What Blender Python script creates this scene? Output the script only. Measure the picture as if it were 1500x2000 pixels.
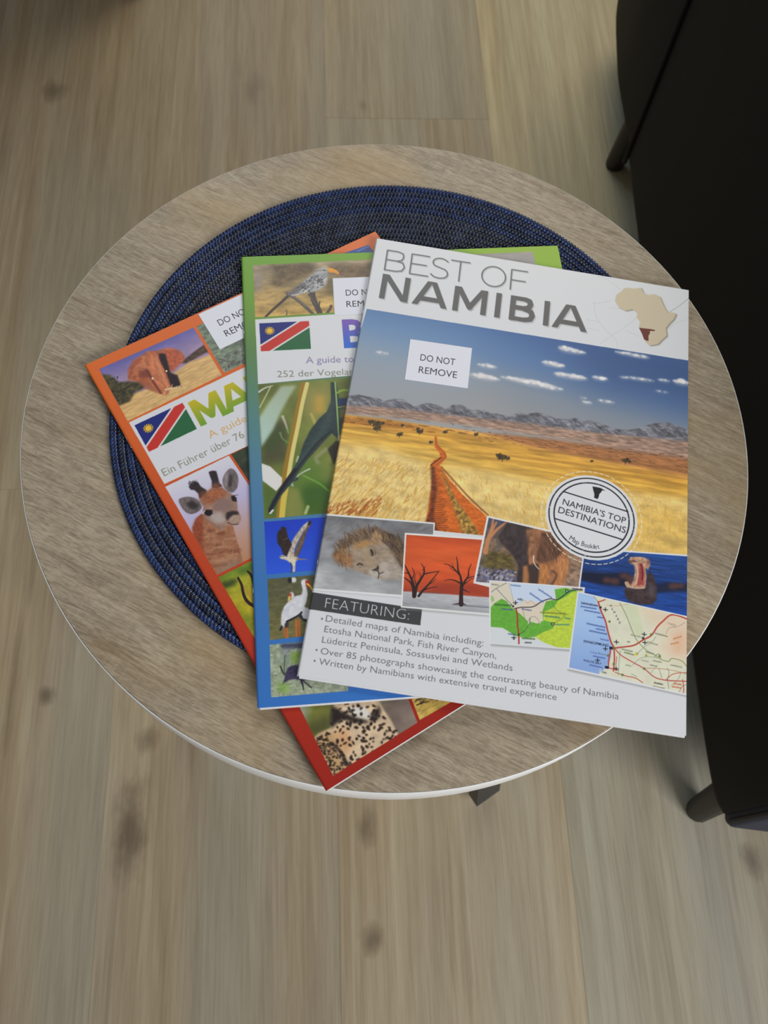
import bpy, bmesh, math, random
import numpy as np
from mathutils import Matrix, Vector

for o in list(bpy.data.objects):
    bpy.data.objects.remove(o)
SC = bpy.context.scene
COL = SC.collection
PI = math.pi
TZ = 0.45                                   # height of the table top above the floor

# ------------------------------------------------------------------ camera
cd = bpy.data.cameras.new('camera')
cam = bpy.data.objects.new('camera', cd)
COL.objects.link(cam)
SC.camera = cam
cd.sensor_fit = 'HORIZONTAL'
cd.sensor_width = 36.0
cd.lens = 1783.6 * 36.0 / 1500.0
cd.clip_start = 0.02
cam.matrix_world = Matrix.Translation((0, 0, TZ + 0.50127)) @ Matrix.Rotation(0.40689, 4, 'X') @ Matrix.Rotation(0.12509, 4, 'Z')
cd.dof.use_dof = True
cd.dof.focus_distance = 0.54
cd.dof.aperture_fstop = 20.0

# ------------------------------------------------------------------ light
SC.view_settings.view_transform = 'Standard'
SC.view_settings.look = 'None'
SC.view_settings.gamma = 1.0
SC.view_settings.exposure = 0.0
SC.view_settings.use_curve_mapping = False
W = bpy.data.worlds.new('room_light')
SC.world = W
W.use_nodes = True
W.node_tree.nodes['Background'].inputs[0].default_value = (0.95, 0.96, 1.0, 1)
W.node_tree.nodes['Background'].inputs[1].default_value = 0.20


def area(name, loc, target, sx, sy, power, color):
    l = bpy.data.lights.new(name, 'AREA')
    l.shape = 'RECTANGLE'
    l.size, l.size_y, l.energy, l.color = sx, sy, power, color
    o = bpy.data.objects.new(name, l)
    COL.objects.link(o)
    o.location = loc
    o.rotation_euler = (Vector(target) - Vector(loc)).to_track_quat('-Z', 'Y').to_euler()
    return o


area('window_light_far', (-0.80, 2.35, 2.2), (0.0, 0.3, 0.45), 0.9, 0.9, 11, (0.45, 0.70, 1.0))
area('overhead_fill', (0.25, 2.3, 2.25), (0.3, 0.9, 0.0), 1.5, 1.2, 24, (1.0, 0.92, 0.74))  # added warm fill from above, brightens the far right floor
area('window_light_near', (1.75, -1.35, 1.8), (0.1, 0.2, 0.3), 1.3, 1.0, 55, (0.95, 0.97, 1.0))


# ------------------------------------------------------------------ helpers
def lin(c):
    c = c / 255.0
    return c / 12.92 if c <= 0.04045 else ((c + 0.055) / 1.055) ** 2.4


def rgb(r, g, b, k=1.0):
    return (lin(r) * k, lin(g) * k, lin(b) * k, 1.0)


def mesh_obj(name, verts, faces, mat, parent=None, smooth=False):
    me = bpy.data.meshes.new(name)
    me.from_pydata([tuple(v) for v in verts], [], [tuple(f) for f in faces])
    me.update()
    if smooth:
        me.polygons.foreach_set('use_smooth', [True] * len(me.polygons))
    if mat is not None:
        for m in (mat if isinstance(mat, (list, tuple)) else [mat]):
            me.materials.append(m)
    o = bpy.data.objects.new(name, me)
    COL.objects.link(o)
    if parent is not None:
        o.parent = parent
    return o


def thing(name, label, cat, loc=(0, 0, 0), group=None):
    o = bpy.data.objects.new(name, None)
    COL.objects.link(o)
    o.empty_display_size = 0.05
    o.location = loc
    o['label'] = label
    o['category'] = cat
    if group:
        o['group'] = group
    return o


class NT:
    """small wrapper that makes shader nodes quicker to write"""
    def __init__(s, name, rough=0.5, spec=0.5):
        s.mat = bpy.data.materials.new(name)
        s.mat.use_nodes = True
        s.t = s.mat.node_tree
        s.b = s.t.nodes['Principled BSDF']
        s.b.inputs['Roughness'].default_value = rough
        s.b.inputs['Specular IOR Level'].default_value = spec

    def n(s, kind, **kw):
        nd = s.t.nodes.new(kind)
        for k, v in kw.items():
            setattr(nd, k, v)
        return nd

    def l(s, a, b):
        s.t.links.new(a, b)

    def math(s, op, a, b=None, c=None):
        nd = s.n('ShaderNodeMath', operation=op)
        for i, v in enumerate((a, b, c)):
            if v is None:
                continue
            if isinstance(v, (int, float)):
                nd.inputs[i].default_value = v
            else:
                s.l(v, nd.inputs[i])
        return nd.outputs[0]

    def mapping(s, src, scale=(1, 1, 1), rot=(0, 0, 0), loc=(0, 0, 0)):
        m = s.n('ShaderNodeMapping')
        m.inputs['Scale'].default_value = scale
        m.inputs['Rotation'].default_value = rot
        m.inputs['Location'].default_value = loc
        s.l(src, m.inputs['Vector'])
        return m.outputs[0]

    def noise(s, vec, scale=1.0, detail=3.0, rough=0.55, dist=0.0):
        m = s.n('ShaderNodeTexNoise')
        m.inputs['Scale'].default_value = scale
        m.inputs['Detail'].default_value = detail
        m.inputs['Roughness'].default_value = rough
        m.inputs['Distortion'].default_value = dist
        s.l(vec, m.inputs['Vector'])
        return m.outputs['Fac']

    def ramp(s, fac, stops):
        r = s.n('ShaderNodeValToRGB')
        el = r.color_ramp.elements
        while len(el) < len(stops):
            el.new(0.5)
        for e, (p, c) in zip(el, stops):
            e.position = p
            e.color = c if len(c) == 4 else (*c, 1)
        s.l(fac, r.inputs['Fac'])
        return r.outputs['Color']

    def mix(s, fac, a, b, mode='MIX'):
        m = s.n('ShaderNodeMix', data_type='RGBA', blend_type=mode)
        for sock, v in ((m.inputs[0], fac), (m.inputs[6], a), (m.inputs[7], b)):
            if isinstance(v, (int, float)):
                sock.default_value = v
            elif isinstance(v, tuple):
                sock.default_value = v
            else:
                s.l(v, sock)
        return m.outputs[2]

    def bump(s, h, strength=0.2, dist=0.001):
        b = s.n('ShaderNodeBump')
        b.inputs['Strength'].default_value = strength
        b.inputs['Distance'].default_value = dist
        s.l(h, b.inputs['Height'])
        s.l(b.outputs[0], s.b.inputs['Normal'])

    def color(s, c):
        if isinstance(c, tuple):
            s.b.inputs['Base Color'].default_value = c
        else:
            s.l(c, s.b.inputs['Base Color'])


def plain(name, c, rough=0.5, spec=0.5, metal=0.0, grain=None):
    m = NT(name, rough, spec)
    m.b.inputs['Metallic'].default_value = metal
    if grain:
        tc = m.n('ShaderNodeTexCoord')
        f = m.noise(tc.outputs['Object'], grain[0], 4.0)
        d = tuple(v * (1 - grain[1]) for v in c[:3]) + (1,)
        e = tuple(min(1, v * (1 + grain[1])) for v in c[:3]) + (1,)
        m.color(m.ramp(f, [(0.3, d), (0.7, e)]))
        m.bump(f, grain[2] if len(grain) > 2 else 0.1, 0.0005)
    else:
        m.color(c)
    return m.mat


# ------------------------------------------------------------------ floor
FA = math.atan2(0.153, 0.988)               # planks run this much off the room's y axis
KNOTS = [(-0.523, 0.975, .016, .020, .8), (-0.3205, 0.160, .010, .010, .9), (-0.2091, 0.1297, .012, .014, .8),
         (-0.2065, 0.042, .016, .045, 1.0), (0.0384, -0.028, .012, .014, .9), (0.0212, 0.0715, .010, .018, .8),
         (0.4067, 0.0859, .012, .016, .8), (-0.3729, 0.3589, .012, .012, .5), (-0.33, -0.02, .004, .12, .35),
         (-0.355, 0.15, .004, .10, .4), (-0.10, 1.02, .006, .012, .5), (-0.255, 1.03, .014, .03, .4), (0.13, -0.03, .003, .10, .3)]


def floor_material():
    m = NT('oak_vinyl_plank', 0.5, 0.22)
    g = m.n('ShaderNodeNewGeometry')
    P = m.mapping(g.outputs['Position'], rot=(0, 0, -FA))        # x across the planks, y along them
    oi = m.n('ShaderNodeObjectInfo')
    off = m.n('ShaderNodeCombineXYZ')
    m.l(m.math('MULTIPLY', oi.outputs['Random'], 7.0), off.inputs[2])
    m.l(m.math('MULTIPLY', oi.outputs['Random'], 3.0), off.inputs[1])
    ad = m.n('ShaderNodeVectorMath', operation='ADD')
    m.l(P, ad.inputs[0])
    m.l(off.outputs[0], ad.inputs[1])
    Q = ad.outputs[0]
    broad = m.noise(m.mapping(Q, (26, 1.6, 1)), 1.0, 3.0, 0.6, 0.4)
    mid = m.noise(m.mapping(Q, (95, 3.2, 1)), 1.0, 4.0, 0.62, 0.8)
    fine = m.noise(m.mapping(Q, (520, 16, 1)), 1.0, 3.0, 0.6, 0.2)
    lime = m.noise(m.mapping(Q, (170, 5.5, 1)), 1.0, 5.0, 0.7, 1.2)
    hue = m.noise(m.mapping(Q, (9, 0.9, 1)), 1.0, 2.0, 0.5)
    c = m.ramp(broad, [(0.28, rgb(121, 106, 86)), (0.50, rgb(146, 130, 107)), (0.72, rgb(158, 147, 126))])
    c = m.mix(0.55, c, m.ramp(mid, [(0.3, rgb(118, 103, 83)), (0.52, rgb(147, 132, 110)), (0.72, rgb(163, 153, 133))]))
    c = m.mix(m.math('MULTIPLY', m.ramp(hue, [(0.4, (0, 0, 0)), (0.65, (1, 1, 1))]), 0.45), c, rgb(138, 137, 128))
    c = m.mix(m.math('MULTIPLY', m.ramp(fine, [(0.35, (1, 1, 1)), (0.55, (0, 0, 0))]), 0.20), c, rgb(98, 85, 68))
    c = m.mix(m.math('MULTIPLY', m.ramp(lime, [(0.66, (0, 0, 0)), (0.78, (1, 1, 1))]), 0.45), c, rgb(178, 172, 158))
    c = m.mix(1.0, c, oi.outputs['Color'], 'MULTIPLY')
    c = m.mix(1.0, c, (1.76, 1.76, 1.70, 1), 'MULTIPLY')
    wob = m.noise(m.mapping(Q, (60, 30, 1)), 1.0, 3.0, 0.6)
    tot = None
    for (x, y, a, b, k) in KNOTS:
        n0 = math.cos(FA) * x + math.sin(FA) * y
        t0 = -math.sin(FA) * x + math.cos(FA) * y
        v = m.mapping(P, (1 / a, 1 / b, 0.0), (0, 0, 0), (-n0 / a, -t0 / b, 0))
        ln = m.n('ShaderNodeVectorMath', operation='LENGTH')
        m.l(v, ln.inputs[0])
        d = m.math('ADD', ln.outputs['Value'], m.math('MULTIPLY', m.math('SUBTRACT', wob, 0.5), 1.6))
        s_ = m.math('MULTIPLY', m.math('SMOOTH_MIN', 1.0, m.math('MAXIMUM', m.math('SUBTRACT', 1.25, d), 0.0), 0.3), k)
        tot = s_ if tot is None else m.math('MAXIMUM', tot, s_)
    c = m.mix(m.math('MINIMUM', m.math('MULTIPLY', tot, 0.62), 1.0), c, rgb(72, 56, 42))
    m.color(c)
    m.bump(m.math('ADD', m.math('MULTIPLY', mid, 0.6), m.math('MULTIPLY', fine, 0.5)), 0.12, 0.0006)
    return m.mat


floor_mat = floor_material()
floor = mesh_obj('floor', [(-2.2, -1.6, -0.02), (2.6, -1.6, -0.02), (2.6, 3.4, -0.02), (-2.2, 3.4, -0.02),
                           (-2.2, -1.6, -0.006), (2.6, -1.6, -0.006), (2.6, 3.4, -0.006), (-2.2, 3.4, -0.006)],
                 [(3, 2, 1, 0), (4, 5, 6, 7), (0, 1, 5, 4), (1, 2, 6, 5), (2, 3, 7, 6), (3, 0, 4, 7)],
                 plain('dark_screed', rgb(60, 54, 46), 0.9, grain=(30, 0.2)))
floor['kind'] = 'structure'


def slab_mesh(name, w, l, h, bev, mat):
    x, y = w / 2, l / 2
    v = []
    for (ins, z) in ((0, -h), (0, -bev), (bev, 0)):
        v += [(-x + ins, -y + ins, z), (x - ins, -y + ins, z), (x - ins, y - ins, z), (-x + ins, y - ins, z)]
    f = [(3, 2, 1, 0), (8, 9, 10, 11)]
    for r in (0, 4):
        for i in range(4):
            j = (i + 1) % 4
            f.append((r + i, r + j, r + 4 + j, r + 4 + i))
    me = bpy.data.meshes.new(name)
    me.from_pydata(v, [], f)
    me.materials.append(mat)
    return me


PW, PL = 0.2285, 1.22
plank_me = slab_mesh('plank', PW - 0.0001, PL - 0.0001, 0.006, 0.00022, floor_mat)
rnd = random.Random(5)
starts = {0: 1.000, -1: 0.50, -2: 0.44, -3: 0.71, 1: 0.55, 2: 0.9}
tints = {(0, 1): (.99, .96, .90), (0, 2): (.95, .93, .86), (-1, 1): (.90, .87, .83), (-1, 2): (.92, .89, .82), (-2, 0): (.80, .78, .75), (-2, 1): (.86, .83, .78), (-2, 2): (.80, .77, .73),  # plank tones with light falloff painted in: darker left, lighter right
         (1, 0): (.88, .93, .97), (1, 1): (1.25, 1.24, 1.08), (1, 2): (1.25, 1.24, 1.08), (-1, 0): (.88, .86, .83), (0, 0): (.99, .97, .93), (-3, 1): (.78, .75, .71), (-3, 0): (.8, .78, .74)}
for k in range(-7, 9):
    st = starts.get(k, rnd.uniform(0, PL))
    for j in range(-2, 4):
        t0 = st + (j - 1) * PL
        n, t = 0.004 + (k + 0.5) * PW, t0 + PL / 2
        x, y = math.cos(FA) * n - math.sin(FA) * t, math.sin(FA) * n + math.cos(FA) * t
        if not (-1.95 < x < 2.35 and -1.2 < y < 3.0):
            continue
        o = bpy.data.objects.new('plank', plank_me)
        COL.objects.link(o)
        o.parent = floor
        o.location = (x, y, 0)
        o.rotation_euler = (0, 0, FA)
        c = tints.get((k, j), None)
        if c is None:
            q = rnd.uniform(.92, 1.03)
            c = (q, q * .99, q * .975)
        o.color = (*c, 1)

wall = mesh_obj('shade_wall_left', [(-1.60, -1.6, 0), (-1.52, -1.6, 0), (-1.52, 3.4, 0), (-1.60, 3.4, 0), (-1.60, -1.6, 2.7), (-1.52, -1.6, 2.7), (-1.52, 3.4, 2.7), (-1.60, 3.4, 2.7)],
                [(3, 2, 1, 0), (4, 5, 6, 7), (0, 1, 5, 4), (1, 2, 6, 5), (2, 3, 7, 6), (3, 0, 4, 7)], plain('shade_wall_grey', rgb(120, 116, 108), 0.9, 0.2, grain=(40, 0.05, 0.1)))
wall['kind'] = 'structure'  # unseen wall, added to block light and dim the floor's left side

# ------------------------------------------------------------------ armchairs
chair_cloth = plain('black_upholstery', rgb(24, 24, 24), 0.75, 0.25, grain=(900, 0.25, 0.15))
front_cloth_lit = plain('lit_black_upholstery', rgb(66, 68, 84), 0.8, 0.25, grain=(900, 0.15, 0.15))  # slate-blue stands in for window light on the black front
pipe_mat = plain('black_piping', rgb(20, 20, 26), 0.6, 0.3)
leg_mat = plain('black_stained_wood', rgb(44, 40, 36), 0.45, 0.4, grain=(60, 0.2, 0.05))


def smooth_path(pts, k=6, closed=False):
    pts = [Vector(p) for p in pts]
    n = len(pts)
    out = []
    for i in range(n if closed else n - 1):
        if closed:
            p0, p1, p2, p3 = pts[i - 1], pts[i], pts[(i + 1) % n], pts[(i + 2) % n]
        else:
            p0, p1, p2, p3 = pts[max(i - 1, 0)], pts[i], pts[i + 1], pts[min(i + 2, n - 1)]
        for q in range(k):
            t = q / k
            out.append(0.5 * ((2 * p1) + (p2 - p0) * t + (2 * p0 - 5 * p1 + 4 * p2 - p3) * t * t + (3 * p1 - p0 - 3 * p2 + p3) * t ** 3))
    if not closed:
        out.append(pts[-1])
    return out


def tube(pts, radii, sides=8, closed=False):
    v, f = [], []
    n = len(pts)
    for i, p in enumerate(pts):
        a = pts[i - 1] if (i > 0 or closed) else pts[i]
        b = pts[(i + 1) % n] if (i < n - 1 or closed) else pts[i]
        d = (Vector(b) - Vector(a)).normalized()
        up = Vector((0, 0, 1)) if abs(d.z) < 0.9 else Vector((0, 1, 0))
        s = d.cross(up).normalized()
        u = s.cross(d)
        r = radii[i] if isinstance(radii, (list, tuple)) else radii
        for q in range(sides):
            an = 2 * PI * q / sides
            v.append(Vector(p) + r * (math.cos(an) * s + math.sin(an) * u))
    for i in range(n if closed else n - 1):
        for q in range(sides):
            a, b = i * sides + q, i * sides + (q + 1) % sides
            c, d = ((i + 1) % n) * sides + (q + 1) % sides, ((i + 1) % n) * sides + q
            f.append((a, b, c, d))
    if not closed:
        f.append(tuple(range(sides))[::-1])
        f.append(tuple((n - 1) * sides + q for q in range(sides)))
    return v, f


# plan outline of the shell, chair's own frame: origin under the seat's middle
S_ = 0.87 / 0.72
outer_side = [(.321, .0831), (.301, .0834), (.2895, .0862), (.2815, .094), (.2734, .1144), (.2632, .188), (.2490, .315), (.2330, .46), (.2129, .645),
              (.2040, .735), (.1985, .791), (.1897, .869), (.1935, .985)]
outer_side = [(x * S_, y * S_) for x, y in outer_side]
CX0, CY0 = 0.665, 0.66                      # seat middle in the room
outer_side = [(x - CX0, y - CY0) for x, y in outer_side]


def wall_shell(path, thick, z0, z1, lean=0.0, rnd_=0.02):
    """an upholstered panel that follows a plan path: rounded bottom and top edges"""
    n = len(path)
    nrm = []
    for i in range(n):
        a, b = path[max(i - 1, 0)], path[min(i + 1, n - 1)]
        d = Vector((b[0] - a[0], b[1] - a[1])).normalized()
        nrm.append(Vector((d.y, -d.x)))
    prof = []                                # (offset inwards 0..thick, z)
    for q in range(5):
        an = PI / 2 * q / 4
        prof.append((rnd_ * (1 - math.sin(an)), z0 + rnd_ * (1 - math.cos(an))))
    for q in range(1, 6):
        prof.append((-lean * q / 6, z0 + rnd_ + (z1 - z0 - 2 * rnd_) * q / 6))
    R = thick / 2
    for q in range(9):
        an = PI * q / 8
        prof.append((R - R * math.cos(an) - lean, z1 - R + R * math.sin(an)))
    prof += [(thick, z0 + 0.03), (thick - 0.01, z0)]
    m = len(prof)
    v, f = [], []
    for i in range(n):
        for (o, z) in prof:
            v.append((path[i][0] + nrm[i].x * o, path[i][1] + nrm[i].y * o, z))
    for i in range(n - 1):
        for q in range(m):
            a, b = i * m + q, i * m + (q + 1) % m
            f.append((a, b, b + m, a + m))
    f.append(tuple(range(m))[::-1])
    f.append(tuple((n - 1) * m + q for q in range(m)))
    return v, f


def box_round(cx, cy, w, d, z0, z1, r=0.03, seg=5):
    """a cushion: rounded box"""
    v, f = [], []
    ring = []
    for (sx, sy, a0) in ((1, 1, 0), (-1, 1, 90), (-1, -1, 180), (1, -1, 270)):
        for q in range(seg):
            an = math.radians(a0 + 90 * q / (seg - 1))
            ring.append((sx * (w / 2 - r), sy * (d / 2 - r), math.cos(an), math.sin(an)))
    prof = [(-r * .9, z0), (-r * .3, z0 + r * .2), (0, z0 + r)] + [(0, z1 - r), (-r * .3, z1 - r * .25), (-r * .9, z1)]
    m = len(ring)
    for (o, z) in prof:
        for (bx, by, c, s) in ring:
            v.append((cx + bx + (r + o) * c, cy + by + (r + o) * s, z))
    for i in range(len(prof) - 1):
        for q in range(m):
            a, b = i * m + q, i * m + (q + 1) % m
            f.append((a, b, b + m, a + m))
    f.append(tuple(range(m))[::-1])
    f.append(tuple((len(prof) - 1) * m + q for q in range(m)))
    return v, f


def build_chair(loc, rotz, label):
    ch = thing('armchair', label, 'armchair', loc)
    ch.rotation_euler = (0, 0, rotz)
    zb = 0.08
    side_path = [(p.x, p.y) for p in smooth_path([(x, y, 0) for x, y in outer_side[3:10]], 5)]
    v, f = wall_shell(side_path, 0.10, zb, 0.60, 0.0, 0.022)
    mesh_obj('arm', v, f, chair_cloth, ch, True)
    # mirrored arm, about the line through the seat's middle
    mir = [(-x + 0.02, y) for x, y in side_path][::-1]
    v, f = wall_shell(mir, 0.10, zb, 0.60, 0.0, 0.022)
    mesh_obj('arm', v, f, chair_cloth, ch, True)
    bx, by = outer_side[9]
    back_pts = [(bx + .004, by + .004)] + outer_side[10:] + [(-0.36, 0.60), (-0.26, 0.68), (0.0, 0.70), (0.28, 0.68), (0.38, 0.60), (0.42, outer_side[12][1]), (0.435, outer_side[11][1]), (-bx + .016, by + .004)]
    bp = [(p.x, p.y) for p in smooth_path([(x, y, 0) for x, y in back_pts], 5)]
    v, f = wall_shell(bp, 0.12, zb, 0.78, 0.0, 0.022)
    mesh_obj('backrest', v, f, chair_cloth, ch, True)
    # piping in the corner between arm and back, and down the arm's front edge
    for sx in (1, -1):
        px = bx - 0.0015 if sx == 1 else -bx + .0215
        pts = [Vector((px, by + 0.002, zb + 0.004)), Vector((px, by, zb + 0.10)), Vector((px, by, 0.35)), Vector((px, by, 0.59))]
        v, f = tube(smooth_path(pts, 4), 0.0035, 6)
        mesh_obj('piping', v, f, pipe_mat, ch, True)
    # front faces of both arms and of the seat base, with piping down the arms' outer edges
    xl, fy = .2850 * S_ - CX0, .0868 * S_ - CY0
    for sx in (1, -1):
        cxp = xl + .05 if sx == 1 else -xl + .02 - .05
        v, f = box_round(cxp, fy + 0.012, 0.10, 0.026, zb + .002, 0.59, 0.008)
        mesh_obj('arm_front', v, f, front_cloth_lit, ch, True)
        px = xl + .001 if sx == 1 else -xl + .019
        v, f = tube([Vector((px + sx * .006, fy + .004, zb + .006)), Vector((px, fy + .003, zb + .02)), Vector((px, fy + .003, 0.35)), Vector((px, fy + .003, 0.585))], 0.0024, 8)
        mesh_obj('piping', v, f, pipe_mat, ch, True)
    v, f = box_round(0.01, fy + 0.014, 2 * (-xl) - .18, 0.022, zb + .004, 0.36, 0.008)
    mesh_obj('front_panel', v, f, front_cloth_lit, ch, True)
    v, f = box_round(0.01, 0.02, 0.56, 0.98, 0.10, 0.28, 0.02)
    mesh_obj('seat_base', v, f, chair_cloth, ch, True)
    v, f = box_round(0.01, 0.0, 0.55, 1.0, 0.28, 0.42, 0.045)
    mesh_obj('seat_cushion', v, f, chair_cloth, ch, True)
    for (tx, ty, x, y) in ((.355 - CX0, .140 - CY0, .352 - CX0, .127 - CY0), (.262 - CX0, .960 - CY0, .2545 - CX0, .968 - CY0),
                           (CX0 - .335, .140 - CY0, CX0 - .327, .124 - CY0), (CX0 - .24, .960 - CY0, CX0 - .231, .966 - CY0)):
        v, f = tube([Vector((tx, ty, 0.13)), Vector((tx, ty, 0.10)), Vector((x, y, 0.004)), Vector((x, y, 0.0))], [.017, .016, .0125, .0115], 14)
        mesh_obj('leg', v, f, leg_mat, ch, True)
    return ch


build_chair((CX0, CY0, 0), 0.0, 'black upholstered armchair with short dark legs right of the round table')
build_chair((-0.85, 1.68, 0), math.radians(7), 'unseen black armchair, added past the top left corner to shade the floor')  # out of view, added for its shadow on the far left floor

# ------------------------------------------------------------------ round side table
TX, TY, TR = -0.0032, 0.2799, 0.2257


def table_material():
    m = NT('oak_laminate', 0.5, 0.35)
    tc = m.n('ShaderNodeTexCoord')
    P = m.mapping(tc.outputs['Object'], rot=(0, 0, math.radians(20)))      # x along the grain
    broad = m.noise(m.mapping(P, (4, 26, 1)), 1.0, 3.0, 0.6, 0.5)
    mid = m.noise(m.mapping(P, (24, 190, 1)), 1.0, 5.0, 0.7, 0.9)
    fine = m.noise(m.mapping(P, (130, 1100, 1)), 1.0, 3.0, 0.65, 0.5)
    saw = m.noise(m.mapping(P, (420, 45, 1), (0, 0, 0.15)), 1.0, 2.0, 0.6, 0.2)
    dark = m.noise(m.mapping(P, (14, 120, 1), loc=(3, 5, 0)), 1.0, 5.0, 0.7, 1.0)
    amb = m.noise(m.mapping(P, (7, 12, 1), loc=(7, 1, 0)), 1.0, 2.0, 0.5)
    c = m.ramp(broad, [(0.3, rgb(146, 131, 110)), (0.5, rgb(170, 156, 134)), (0.7, rgb(186, 172, 148))])
    c = m.mix(0.5, c, m.ramp(mid, [(0.3, rgb(140, 124, 104)), (0.5, rgb(171, 156, 134)), (0.7, rgb(194, 182, 160))]))
    c = m.mix(m.math('MULTIPLY', m.ramp(fine, [(0.38, (1, 1, 1)), (0.58, (0, 0, 0))]), 0.5), c, rgb(98, 82, 64))
    c = m.mix(m.math('MULTIPLY', m.ramp(saw, [(0.5, (0, 0, 0)), (0.7, (1, 1, 1))]), 0.10), c, rgb(205, 195, 175))
    c = m.mix(m.math('MULTIPLY', m.ramp(dark, [(0.30, (1, 1, 1)), (0.45, (0, 0, 0))]), 0.7), c, rgb(104, 88, 70))
    c = m.mix(m.math('MULTIPLY', m.ramp(amb, [(0.5, (0, 0, 0)), (0.72, (1, 1, 1))]), 0.5), c, rgb(182, 150, 98))
    c = m.mix(1.0, c, (1.06, 1.05, 1.03, 1), 'MULTIPLY')
    m.color(c)
    m.bump(m.math('ADD', m.math('MULTIPLY', fine, 0.5), m.math('MULTIPLY', saw, 0.3)), 0.10, 0.0004)
    return m.mat


def edge_material():
    m = NT('pale_edge_band', 0.45, 0.4)
    tc = m.n('ShaderNodeTexCoord')
    f = m.noise(m.mapping(tc.outputs['Object'], (60, 60, 500)), 1.0, 4.0, 0.6)
    m.color(m.ramp(f, [(0.3, rgb(236, 235, 230)), (0.7, rgb(254, 254, 252))]))
    return m.mat


def lathe(prof, n, cap=True):
    v, f = [], []
    for (r, z) in prof:
        for i in range(n):
            a = 2 * PI * i / n
            v.append((r * math.cos(a), r * math.sin(a), z))
    for k in range(len(prof) - 1):
        for i in range(n):
            j = (i + 1) % n
            f.append((k * n + i, k * n + j, (k + 1) * n + j, (k + 1) * n + i))
    if cap:
        f.append(tuple(range(n))[::-1])
        f.append(tuple((len(prof) - 1) * n + i for i in range(n)))
    return v, f


table = thing('side_table', 'low round side table with oak-look top, pale edge and dark metal legs', 'side table', (TX, TY, 0))
TT = 0.030
v, f = lathe([(TR - .0008, TZ - TT), (TR - .0008, TZ - .0005), (TR - .0011, TZ)], 160)
mesh_obj('table_top', v, f, table_material(), table)
v, f = lathe([(TR - .0007, TZ - TT - .0002), (TR - .0004, TZ - TT - .0002), (TR, TZ - TT + .0008), (TR, TZ - .0012), (TR - .0002, TZ - .0008), (TR - .0007, TZ - .0006)], 160, False)
n_ = 160
for i in range(n_):
    j = (i + 1) % n_
    f.append((5 * n_ + i, 5 * n_ + j, j, i))
mesh_obj("edge_band", v, f, edge_material(), table, True)
metal = plain('black_powder_coat', rgb(52, 52, 54), 0.5, 0.5, grain=(500, 0.1, 0.05))
chrome = plain('bright_steel', rgb(200, 200, 205), 0.25, 0.5, 1.0)


def bar(p0, p1, w, t):
    """flat bar between two points, w wide across the radius and t thick"""
    p0, p1 = Vector(p0), Vector(p1)
    rad = Vector((p1.x, p1.y, 0)).normalized()
    side = rad.cross(Vector((0, 0, 1)))
    v = []
    for p in (p0, p1):
        for (a, b) in ((-1, -1), (1, -1), (1, 1), (-1, 1)):
            v.append(p + side * (a * w / 2) + rad * (b * t / 2))
    return v, [(3, 2, 1, 0), (4, 5, 6, 7), (0, 1, 5, 4), (1, 2, 6, 5), (2, 3, 7, 6), (3, 0, 4, 7)]


for k in range(4):
    a = math.radians(-50 + 90 * k)
    c_, s_ = math.cos(a), math.sin(a)
    v, f = bar((0.13 * c_, 0.13 * s_, TZ - TT - .003), (0.213 * c_, 0.213 * s_, 0.012), 0.028, 0.014)
    leg = mesh_obj('leg', v, f, metal, table)
    v, f = lathe([(.0065, 0), (.008, .003), (.006, .006), (.003, .012)], 12)
    g = mesh_obj('glide', v, f, chrome, leg)
    g.location = (0.213 * c_, 0.213 * s_, 0)
v, f = lathe([(.15, TZ - TT - .004), (.15, TZ - TT)], 48)
mesh_obj('mounting_plate', v, f, metal, table)

# ------------------------------------------------------------------ braided placemat
MX, MY, MR, MH = 0.0023, 0.2862, 0.1788, 0.0036


def cord_material(name, ca, cb):
    m = NT(name, 0.28, 0.6)
    tc = m.n('ShaderNodeTexCoord')
    f = m.noise(tc.outputs['Object'], 160, 2.0)
    m.color(m.ramp(f, [(0.35, ca), (0.65, cb)]))
    return m.mat


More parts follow.
